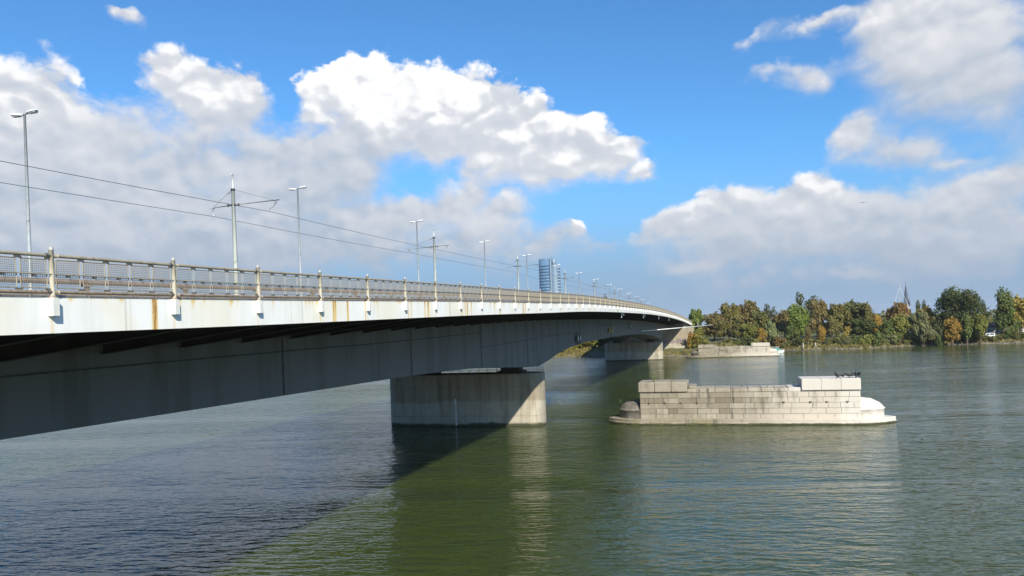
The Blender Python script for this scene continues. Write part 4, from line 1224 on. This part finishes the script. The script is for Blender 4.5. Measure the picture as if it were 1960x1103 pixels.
SH = [(1392,648,15,321,'shrub'),(1412,650,13,320,'mid'),(1428,640,13,321,'dark'),(1446,648,12,320,'ygreen'),(1466,652,9,320,'ygreen'),(1492,642,13,323,'red'),(1505,652,11,321,'shrub'),(1530,645,14,324,'dark'),
      (1590,645,13,322,'shrub'),(1608,640,15,323,'shrub'),(1622,645,12,320,'grey'),(1640,638,14,321,'mid'),(1660,640,15,320,'ygreen'),(1680,632,16,322,'mid'),(1700,636,15,326,'grey'),(1716,640,14,328,'mid'),(1735,640,12,330,'shrub'),
      (1756,636,15,334,'grey'),(1778,636,13,335,'mid'),(1795,646,12,335,'ygreen'),(1842,640,14,336,'shrub'),(1858,630,14,337,'mid'),(1872,632,15,337,'dolive'),(1892,640,13,336,'shrub'),(1912,640,14,337,'olive'),(1930,630,15,338,'mid'),(1950,632,15,337,'shrub'),(1945,612,12,342,'mid')]
ref = {1392:'above the left block of the far old pier',1412:'left of centre behind the far old pier',1428:'behind the middle of the far old pier',1446:'right of centre behind the far old pier',1466:'behind the right block of the far old pier',
 1492:'right beside the teal boat',1505:'second right of the teal boat',1530:'below the poplar on the shore',1590:'right of the narrow golden tree',1608:'second right of the narrow golden tree',1622:'below the small yellow tree',1640:'below the deep green tree on its left',
 1660:'below the deep green tree on its right',1680:'below the orange green tree',1700:'below the dark green bushy tree',1716:'left below the yellow green tree',1735:'right below the yellow green tree',1756:'at the left foot of the grey willow',1778:'at the right foot of the grey willow',
 1795:'left foot of the bright orange tree',1842:'right foot of the bright orange tree',1858:'below the green tree beside the bright orange tree',1872:'left below the dark pavilion',1892:'directly below the dark pavilion',1912:'below the yellow parasol',1930:'right of the yellow parasol near the water',1950:'lowest at the right edge of the picture',1945:'below the golden tree at the right edge'}
cn = dict(shrub='olive', mid='green', dark='dark green', ygreen='yellow green', red='reddish brown', grey='grey green', dolive='dark olive', olive='olive')
for (x, ty, hw, Y, c) in SH:
    X = on_y(x, 660, Y).x; Y = max(Y, shore(X)+2.5)
    tree('shore_shrub', 'bush', x, ty, hw, Y, c, cn[c] + ' shrub on the shore, ' + ref[x], 'shrub', group='shrubs along the far shore')
# bank seen under the main span
UB = [(1072,671,15,312,'ygreen','lowest yellow shrub at the left, seen under the bridge span'),(1092,664,14,314,'yellow','golden shrub second from left under the bridge span'),(1108,656,15,318,'ygreen','yellow green tree third from left under the bridge span'),
      (1124,650,16,320,'yellow','golden tree in the middle under the bridge span'),(1140,644,16,318,'ygreen','yellow green tree right of the golden one under the bridge span'),(1158,640,16,312,'dark','tree coloured dark for bridge shade, beside the far pier under the bridge span'),
      (1175,638,16,308,'dark','tree coloured dark for bridge shade, hidden partly by the far pier')]  # last two trees: shade under the bridge is put into their leaf colour
for x, ty, hw, Y, c, lab in UB: tree('bank_tree', 'bush' if hw < 15 else 'round', x, ty, hw, Y, c, lab, clear=.02, group='trees seen under the bridge')
# far wood behind everything: one mass
mb = MB(); rnd = random.Random(21)
for k in range(26000):
    X = rnd.uniform(-260, 420); Y = 420 + rnd.uniform(0, 90)
    h = 7.5 + 2.2*math.sin(X*.09) + 1.6*math.sin(X*.31+1) + rnd.uniform(-.6,.6)
    z = 4 + h*rnd.random()**.55
    d = Vector((rnd.gauss(0,1), rnd.gauss(0,1)-.5, rnd.gauss(0,1)+.6)).normalized(); u = d.cross(Vector((rnd.random(),rnd.random(),rnd.random()))).normalized(); w = d.cross(u)
    s = rnd.uniform(.6,1.3); c = Vector((X,Y,z)); t = rnd.uniform(.2,.75)
    mb.face([mb.vert(q, t) for q in (c+u*s, c+w*s*.7, c-u*s, c-w*s*.7)])
o = mb.build('distant_wood', MFOL); o.color = (*C['dolive'], 1); tag(o, 'low dark distant wood behind the river bank trees', 'wood', kind='stuff')
# grasses / ground cover along the shore
mb = MB()
for k in range(16000):
    X = rnd.uniform(-75, 135); t_ = abs(rnd.gauss(0, 8))+.5; Y = shore(X)+t_; z = ground_z(X, Y)
    if -54 < X < -10 and 290 < Y: continue
    a = rnd.uniform(0, 3.14); h = rnd.uniform(.3, 1.0); w = rnd.uniform(.25,.6); d = Vector((math.cos(a), math.sin(a), 0))*w; l = Vector((rnd.uniform(-.3,.3), rnd.uniform(-.3,.3), h))
    c = Vector((X, Y, z-.1)); t = rnd.uniform(.2,.9); mb.face([mb.vert(q, t) for q in (c-d, c+d, c+d*.4+l, c-d*.5+l*.8)])
o = mb.build('bank_grass', MFOL); o.color = (.13, .115, .04, 1); tag(o, 'dry grass and ground cover along the far shore', 'grass', kind='stuff')
# riprap
MROCK = simple('riprap rock', (.19, .165, .125), .9, var=.35, scale=.8, bump=.4)
mb = MB()
for k in range(2600):
    X = rnd.uniform(-70, 135); t_ = rnd.uniform(-.6, 4.2)**1; Y = shore(X)+t_; z = ground_z(X, Y)
    if rnd.random() > (1.0 if (-26 < X < 2 or X > 76) else .4): continue
    s = rnd.uniform(.18, .55); t = rnd.uniform(.2, .9)
    P = [(rnd.uniform(.6,1)*sx, rnd.uniform(.6,1)*sy, rnd.uniform(.5,.9)*sz) for sx in (-1,1) for sy in (-1,1) for sz in (-1,1)]
    i = [mb.vert((X+p[0]*s, Y+p[1]*s, z+p[2]*s*.7), t) for p in P]
    for q in ((0,1,3,2),(4,6,7,5),(0,4,5,1),(2,3,7,6),(0,2,6,4),(1,5,7,3)): mb.face([i[e] for e in q])
tag(mb.build('shore_rocks', MROCK), 'loose pale riprap rocks along the far waterline', 'rocks', kind='stuff')

# ------------------------------------------------------------------ far buildings
MTG = simple('blue tower glass', (.05, .11, .19), .25, .3, var=.2, scale=.25); MTS = simple('pale blue spandrel', (.10, .175, .28), .4, var=.12, scale=.3)
MTW = simple('pale tower core', (.20, .28, .37), .5, var=.1, scale=.3)
tw = thing('round_tower', 'round blue glass office tower with pale vertical core beyond the bridge', 'tower', (0, 0, 0))
TC = (-231.2, 1004.0); TB, TT = 4.0, 102.5
mb = MB(); mb.lathe([(11.0,TB),(11.0,TT+7),(10.3,TT+7),(10.3,TT+5)], (TC[0],TC[1],0), 40); mb.build('tower_wall', MTS, tw, True)
z = TB + 4
while z < TT-2:
    mb = MB(); mb.lathe([(10.8,z),(11.1,z+.05),(11.1,z+2.1),(10.8,z+2.15)], (TC[0],TC[1],0), 40); mb.build('window_band', MTG, tw); z += 4.1
mb = MB(); mb.box((TC[0]+6.8, TC[1]-11.6, TB), (TC[0]+8.6, TC[1]-4, TT+9)); mb.build('lift_core', MTW, tw)
mb = MB(); mb.lathe([(6.2,TB),(6.2,TT-2)], (TC[0]+12.6, TC[1]-3, 0), 24); mb.box((TC[0]+9.5,TC[1]-8,TT-3),(TC[0]+13.0,TC[1]-3,TT+6)); mb.build('side_wing', MTW, tw, True)
z = TB+4
while z < TT-6:
    mb = MB(); mb.lathe([(6.2,z),(6.35,z+.05),(6.35,z+1.7),(6.2,z+1.75)], (TC[0]+12.6, TC[1]-3, 0), 24, 1, 1, R(-62), R(20)); mb.build('window_band', MTG, tw); z += 4.1
ch = thing('church_tower', 'slim dark church spire on pink tower above the right wood', 'church', (0, 0, 0))
sp = on_y(1734, 560, 900)
MSP = simple('slate spire', (.06, .075, .10), .5); MPK = simple('pinkish tower wall', (.30, .25, .23), .8)
mb = MB(); mb.lathe([(2.8,26.5),(2.4,31),(1.5,39),(.12,48.2)], (sp.x,900,0), 8); mb.build('spire', MSP, ch)
mb = MB(); mb.box((sp.x-2.5, 897.5, 4), (sp.x+2.5, 902.5, 27)); mb.build('tower_wall', MPK, ch)
mb = MB(); mb.tube([(sp.x,900,48),(sp.x,900,51)], .15, 5); mb.tube([(sp.x-.8,900,50),(sp.x+.8,900,50)], .12, 5); mb.build('cross', MSP, ch)
for q in (-1, 1):
    mb = MB(); mb.lathe([(.9,25),(.9,28),(.05,33)], (sp.x+q*2.5,897.4,0), 6); mb.build('corner_turret', MSP, ch)
ms = thing('stayed_mast', 'white mast with slanting stays left of the church spire', 'mast', (0, 0, 0))
ap = on_y(1721.5, 546, 700); l1 = on_y(1711, 585, 700); r1 = on_y(1741, 590, 700)
mb = MB(); mb.tube([(ap.x,700,4),(ap.x,700,ap.z)], [.35,.22], 6); mb.lathe([(.6,-1.2),(.6,.3),(.3,.6)], ap, 8); mb.build('pole', simple('grey mast', (.33,.36,.38)), ms)
MST = simple('white stay', (.55,.6,.65))
for e in (l1, r1):
    d = (e-ap); e2 = ap + d*1.9
    mb = MB(); mb.tube([ap-Vector((0,0,1)), e2], .13, 5); mb.build('stay', MST, ms)
# small buildings behind the trees
MPALE = simple('pale render', (.5, .47, .42), .8); MROOF = simple('dark roof felt', (.05, .055, .065), .6); MTERR = simple('tan wall', (.42, .33, .22), .8)
def house(x, Y, w, d, h, label, wall, roof, name='house', pitch=1.2):
    b = on_y(x, 640, Y); z = ground_z(b.x, Y)-.3
    r = thing(name, label, 'building', (b.x, Y, z))
    mb = MB(); mb.box((-w/2, -d/2, 0), (w/2, d/2, h)); mb.build('wall', wall, r)
    mb = MB(); A = [mb.vert(q) for q in ((-w/2-.4,-d/2-.4,h+.003),(w/2+.4,-d/2-.4,h+.003),(w/2+.4,d/2+.4,h+.003),(-w/2-.4,d/2+.4,h+.003),(-w/2+1.2,0,h+pitch),(w/2-1.2,0,h+pitch))]
    for q in ((0,1,5,4),(1,2,5),(2,3,4,5),(3,0,4),(3,2,1,0)): mb.face([A[e] for e in q])
    mb.build('roof', roof, r)
    n = max(2, int(w/2.2))
    for k in range(n):
        xx = -w/2 + w*(k+.5)/n
        mb = MB(); mb.box((xx-.5, -d/2-.03, h*.35), (xx+.5, -d/2+.05, h*.8)); f = mb.build('window', MWHITE, r)
        mb = MB(); mb.box((xx-.4, -d/2-.045, h*.4), (xx+.4, -d/2, h*.75)); mb.build('pane', MTG, f)
house(1898, 352, 6.5, 5, 3.2, 'low pavilion with dark hipped roof among the right hand bushes', MPALE, MROOF, 'pavilion', 1.8)
house(1796, 352, 8, 5, 3.0, 'low tan building half hidden left of the bright orange tree', MTERR, MTERR, 'garden_house', .5)
# parasol, flag, van, fence
b = on_y(1911, 620, 346); gz = ground_z(b.x, 346)
pr = thing('parasol', 'yellow parasol beside the dark pavilion', 'parasol', (b.x, 346, gz))
H = on_y(1911, 613, 346).z - gz
mb = MB(); mb.lathe([(.02,H),(.9,H-.25),(1.9,H-.75),(1.92,H-.9),(.9,H-.42),(.02,H-.15)], n=12); mb.build('canopy', MYEL, pr); mb = MB(); mb.tube([(0,0,0),(0,0,H-.1)], .06, 6); mb.build('pole', MROD, pr)
b = on_y(1921, 610, 348); gz = ground_z(b.x, 348); H = on_y(1922, 604, 348).z - gz
fl = thing('beach_flag', 'white feather flag standing right of the yellow parasol', 'flag', (b.x, 348, gz))
mb = MB(); mb.tube([(0,0,0),(0,0,H*.5),(.15,0,H*.85),(.5,0,H)], .04, 5); mb.build('pole', MROD, fl)
mb = MB(); P = [(0,H-2.3),(.08,H-1.2),(.25,H-.3),(.55,H),(.8,H-.25),(.8,H-.8),(.55,H-1.6),(.2,H-2.3)]
A = [mb.vert((x,-.02,z)) for x,z in P]; B = [mb.vert((x,.02,z)) for x,z in P]; mb.face(A); mb.face(list(reversed(B)))
for k in range(8): mb.face((A[k],A[(k+1)%8],B[(k+1)%8],B[k]))
mb.build('cloth', MWHITE, fl)
MTYRE = simple('tyre', (.02,.02,.02), .8); MCARG = simple('car glass', (.03,.04,.05), .1)
def van(x, py, Y, label, colr, L=4.6):
    b = on_y(x, py, Y); gz = ground_z(b.x, Y)
    v = thing('parked_van', label, 'van', (b.x, Y, gz), 'white vans parked on the right bank')
    mb = MB(); prof = [(-L/2,.35),(-L/2,1.0),(-L/2+.9,1.15),(-L/2+1.6,1.95),(L/2-.15,1.95),(L/2,1.0),(L/2,.35)]
    A = [mb.vert((q,-.85,z)) for q,z in prof]; B = [mb.vert((q,.85,z)) for q,z in prof]; m = len(prof)
    mb.face(A); mb.face(list(reversed(B)))
    for k in range(m): mb.face((A[k],A[(k+1)%m],B[(k+1)%m],B[k]))
    mb.build('body', colr, v)
    mb = MB(); mb.box((-L/2+1.6,-.87,1.2),(-L/2+2.5,-.86,1.75)); mb.build('side_window', MCARG, v); mb = MB(); mb.box((-L/2+2.7,-.87,1.2),(L/2-.4,-.86,1.75)); mb.build('side_window', MCARG, v)
    for q in (-L/2+.9, L/2-.9):
        for s in (-.86,.66):
            mb = MB(); mb.tube([(q,s,.33),(q,s+.2,.33)], .33, 12); mb.build('wheel', MTYRE, v)
van(1891, 632, 342.5, 'white van parked in front of the dark pavilion', MWHITE)
van(1956, 630, 347, 'white van cut by the right edge of the picture', MWHITE)
fc = thing('low_fence', 'low white fence rail on the bank below the pavilion', 'fence', (0,0,0))
a = on_y(1884, 636, 340); c = on_y(1916, 635, 341)
za = ground_z(a.x,340); 
mb = MB(); mb.tube([(a.x,340,za+.95),(c.x,341,za+1.0)], .07, 6); mb.tube([(a.x,340,za+.5),(c.x,341,za+.5)], .05, 6); mb.build('rail', MWHITE, fc)
for k in range(6):
    u = k/5; mb = MB(); mb.box((a.x+(c.x-a.x)*u-.05, 340+u-.05, za-.3),(a.x+(c.x-a.x)*u+.05, 340+u+.05, za+1.05)); mb.build('fence_post', MWHITE, fc)
# teal boat, posts and ramp on the middle shore
MTEAL = simple('teal canvas', (.02, .22, .19), .6); MHULL = simple('white hull', (.75,.77,.72), .4)
b = on_y(1485, 672, 296)
bo = thing('moored_boat', 'small white boat with teal canopy moored behind the far old pier', 'boat', (b.x, 296, 0))
mb = MB(); prev = None
for x, w, zk, zt in [(-2.6,.75,-.15,.75),(-1,1.0,-.3,.7),(1,1.0,-.3,.75),(2.2,.6,-.2,.9),(2.9,.05,.3,1.05)]:
    r = [mb.vert(q) for q in ((x,-w,zt),(x,-w*.7,zk+.2),(x,0,zk),(x,w*.7,zk+.2),(x,w,zt))]
    if prev:
        for j in range(4): mb.face((prev[j],prev[j+1],r[j+1],r[j]))
        mb.face((prev[4],prev[0],r[0],r[4]))
    else: mb.face(r)
    prev = r
mb.build('hull', MHULL, bo)
mb = MB(); mb.prism([(-2.3,-.8),(1.2,-.8),(1.2,.8),(-2.3,.8)], 2.05, 2.2); 
for x in (-2.2, 1.1):
    for y in (-.7,.7): mb.tube([(x,y,.7),(x,y,2.1)], .05, 5)
mb.build('canopy', simple('grey canopy', (.4,.42,.43)), bo)
mb = MB(); A = [mb.vert(q) for q in ((-.3,-.85,.75),(2.4,-.5,.9),(2.4,.5,.9),(-.3,.85,.75),(-.3,-.6,2.04),(.9,-.5,1.7),(.9,.5,1.7),(-.3,.6,2.04))]
for q in ((0,1,5,4),(1,2,6,5),(2,3,7,6),(3,0,4,7),(4,5,6,7)): mb.face([A[e] for e in q])
mb.build('cover', MTEAL, bo)
for x, ty, lab in ((1537.5, 656, 'left white mooring post on the shore by the poplar'), (1561.5, 656, 'right white mooring post on the shore left of the narrow golden tree')):
    b = on_y(x, 668, 320.6); zt = on_y(x, ty, 320.6).z
    mb = MB(); mb.lathe([(.14,-1),(.14,zt-.1),(.08,zt),(.001,zt)], n=10); tag(mb.build('mooring_post', MBRK, loc=(b.x,320.6,0)), lab, 'post', 'white mooring posts')
b = on_y(1552, 665, 320)
mb = MB(); A = [mb.vert(q) for q in ((-2.6,-4,-.4),(2.6,-4,-.4),(2.6,5,2.6),(-2.6,5,2.6),(-2.6,-4,-1),(2.6,-4,-1),(2.6,5,-1),(-2.6,5,-1))]
for q in ((0,1,2,3),(0,4,5,1),(1,5,6,2),(2,6,7,3),(3,7,4,0)): mb.face([A[e] for e in q])
tag(mb.build('boat_ramp', simple('ramp concrete', (.26,.225,.18), .9, var=.15), loc=(b.x, 324, .35)), 'pale concrete boat ramp between the two white posts', 'ramp')

# ------------------------------------------------------------------ thin air haze over the river
mh = bpy.data.materials.new('haze air'); mh.use_nodes = True; mh.node_tree.nodes.clear()
ho = mh.node_tree.nodes.new('ShaderNodeOutputMaterial'); hv = mh.node_tree.nodes.new('ShaderNodeVolumePrincipled')
hv.inputs['Color'].default_value = (.82, .89, 1, 1); hv.inputs['Density'].default_value = .00006
mh.node_tree.links.new(hv.outputs[0], ho.inputs['Volume'])
mb = MB(); mb.box((-6100, -900, -9), (6100, 6600, 130)); mb.build('haze', mh)['kind'] = 'stuff'
